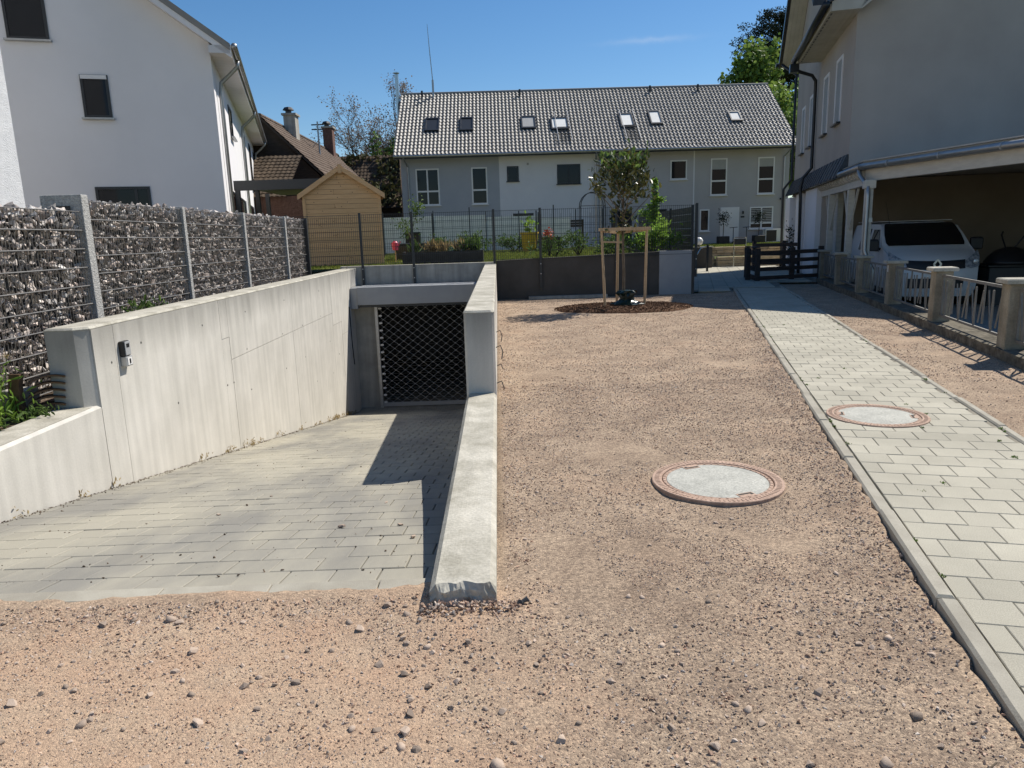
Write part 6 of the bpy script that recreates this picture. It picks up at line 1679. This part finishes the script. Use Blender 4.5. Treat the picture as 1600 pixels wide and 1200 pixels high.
MB().tube([(-3.1, 22, 1.28), (-3.17, 22, 1.42), (-3.08, 22, 1.52)], .012, 6).build('handle', 'pink', t); MB().tube([(-3.05, 22, .88), (-3.05, 22, 1.25)], .02, 6).build('stand', 'stake', t)
# garden arch
t = thing('garden_arch', 'thin dark metal rose arch in front of the white terrace', 'garden arch', (4.3, 33, .88))
for y_ in (33, 33.6):
    MB().tube([(3.72, y_, .88), (3.75, y_, 2.7)] + [(4.3 - .55 * math.cos(w), y_, 2.75 + .62 * math.sin(w)) for w in np.linspace(.0, math.pi, 10)] + [(4.85, y_, 2.7), (4.88, y_, .88)], .022, 6).build('hoop', 'anthracite', t)
for x_, z_ in ((3.76, 2.75), (4.3, 3.37), (4.84, 2.75), (3.95, 3.2), (4.65, 3.2)): MB().tube([(x_, 33, z_), (x_, 33.6, z_)], .016, 5).build('rung', 'anthracite', t)
MB().tube([(3.76, 33, 2.78), (4.84, 33, 2.78)], .016, 5).build('rung', 'anthracite', t)
def bench(x, y, label):
    th = thing('raised_bed', label, 'raised bed', (x, y, .88))
    for k in range(3): MB().box(x - .8, x + .8, y, y + .05, 1.9 + k * .12, 2.0 + k * .12).build('board', 'timber_dark', th)
    for xx in (x - .75, x + .75): MB().box(xx - .04, xx + .04, y + .051, y + .13, .88, 2.26).build('leg', 'timber_dark', th)
bench(.6, 35.5, 'dark board rack behind the white screen'); bench(3.4, 35.7, 'dark board rack below the rose arch')
# small sapling right of the shed
sg_, tp = grow((-2.75, 23.5, .88), (0, 0, 1), .8, .025, 2, .5, (2, 3), .3, .7)
tree('garden_sapling', 'thin green sapling on the lawn right of the shed', (-2.75, 23.5, .88), sg_, [('crown', clump(tp, 420, .12), .08, 'leaf_mid', .5, .3)])
segb = MB()
# weed stalk growing by the gabion end post
solo(MB().tube([(-3.75, 18.2, .88), (-3.72, 18.2, 1.15), (-3.62, 18.2, 1.38), (-3.55, 18.2, 1.42)], .008, 5), 'dry_stalk', 'straw', 'single dry grass stalk in front of the shed', 'stalk', (-3.75, 18.2, .88))

# ================================================================== BACKGROUND TREES
def bigtree(name, label, x, y, z0, h, trunk_h, r, n, L, m, bark, depth=4, spread=.6, up=.15, sq=.55, asp=.75, kids=(3, 4), trad=.25, clumpr=None):
    s_, tp = grow((x, y, z0), (0, 0, 1), trunk_h, trad, depth, spread, kids, up, .72, .10)
    T_ = np.array([p[:] for p in tp])
    ctr = np.array([x, y, z0 + h * (1 - sq / 2)]); lo = T_.min(0); hi = T_.max(0)
    fit = np.array([2 * r / (hi[0] - lo[0]), 2 * r / (hi[1] - lo[1]), h * sq / (hi[2] - lo[2])]); mid = (lo + hi) / 2
    def fx(p):
        p = np.array(p[:]); q = (p - mid) * fit + ctr; k = min(1, max(0, (p[2] - z0) / max(.1, trunk_h)))
        b = np.array([x, y, z0 + (p[2] - z0) / max(.1, lo[2] - z0) * (ctr[2] - h * sq / 2 - z0)]) if p[2] < lo[2] else q
        return Vector(b if k < .5 else q * min(1, (k - .5) * 2) + b * (1 - min(1, (k - .5) * 2)))
    segs_ = [([fx(p) for p in pts], rs) for pts, rs in s_]
    tips_ = [fx(p) for p in tp]
    P = clump(tips_, n, clumpr or r * .09)
    return tree(name, label, (x, y, z0), segs_, [('crown', P, L, m, asp, .2)], bark=bark, sides=5)
bigtree('maple_tree', 'fresh green leafy tree rising behind the right end of the terrace', 19.3, 51, .5, 13.7, 3.5, 3.1, 19000, .30, 'leaf_tree', 'bark_dark', depth=4, sq=.8)
bigtree('leafy_tree', 'dense green tree filling the gap beside the right house', 21.5, 47, .5, 8.0, 2.5, 2.1, 7000, .26, 'leaf_mid', 'bark_dark', depth=4, sq=.85)
bigtree('leafless_tree', 'sparse brown budding tree behind the overgrown barn', -10.2, 62, .5, 13.0, 5.0, 4.6, 9000, .12, 'leaf_brown', 'bark_dark', depth=5, sq=.68, spread=.7, clumpr=.22, trad=.22)
bigtree('leafless_tree', 'smaller brown twiggy tree at the edge of the terrace roof', -8.0, 60, .5, 13.5, 5.0, 2.4, 4500, .12, 'leaf_brown', 'bark_dark', depth=4, sq=.6, clumpr=.22, trad=.18)
bigtree('evergreen_bush', 'dark evergreen growing behind the creeper covered barn roof', -7.6, 57.5, .5, 8.6, 3, 1.5, 2600, .25, 'leaf_mid', 'bark_dark', depth=3, sq=.7)
# pine with flat storeys of dark needles
px_, py_ = 25.3, 66.0
th = thing('dark_pine', 'tall dark pine with layered branches behind the green tree', 'tree', (px_, py_, .4))
MB().tube([(px_, py_, .4), (px_ - .3, py_, 10), (px_ - .2, py_, 19.0)], [.45, .35, .10], 8).build('trunk', 'bark_dark', th)
br = MB(); P = []
for k in range(58):
    z = rng.uniform(13.2, 19.4); a = rng.uniform(0, 6.28); L = rng.uniform(1.6, 4.6) * (1 - max(0, z - 16.5) / 5)
    if k < 9: a = math.pi + rng.normal(0, .25); z = (14.3, 15.6, 16.6, 17.4, 18.0, 14.8, 16.0, 17.0, 17.8)[k]; L = (5.0, 3.8, 4.2, 3.6, 2.8, 4.2, 4.6, 3.2, 2.4)[k]
    e = Vector((px_ + L * math.cos(a), py_ + L * .7 * math.sin(a), z + rng.uniform(.1, .9)))
    br.tube([(px_ - .25, py_, z - .3), Vector((px_ - .25, py_, z)).lerp(e, .6) + Vector((0, 0, -.1)), e], [.10, .06, .02], 5, caps=False)
    for u in np.linspace(.35, 1.0, 5):
        c = np.array(Vector((px_, py_, z)).lerp(e, u)[:]) + rng.normal(0, .25, 3)
        d_ = rng.normal(0, 1, (95, 3)); d_ /= np.linalg.norm(d_, axis=1)[:, None]
        P += list(c + d_ * (rng.uniform(.2, 1, 95) ** .5)[:, None] * np.array((.62, .62, .36)))
br.build('branches', 'bark_dark', th)
link('needles', leaf_mesh('needles', np.array(P) - np.array(OFF[th.name]), .20, 'leaf_dark', .35, .8), th)
# hedge and far greenery closing the gaps
shrub('hedge_bush', 'dark bush in the gap between the terrace and the right house', 19.3, 43, .3, 1.4, 1.4, 4.2, 3200, .22, 'leaf_mid', .6)
shrub('leafy_shrub', 'small shrub growing by the right house corner', 11.6, 28.5, .0, .5, .5, 1.5, 500, .10, 'leaf_dark')
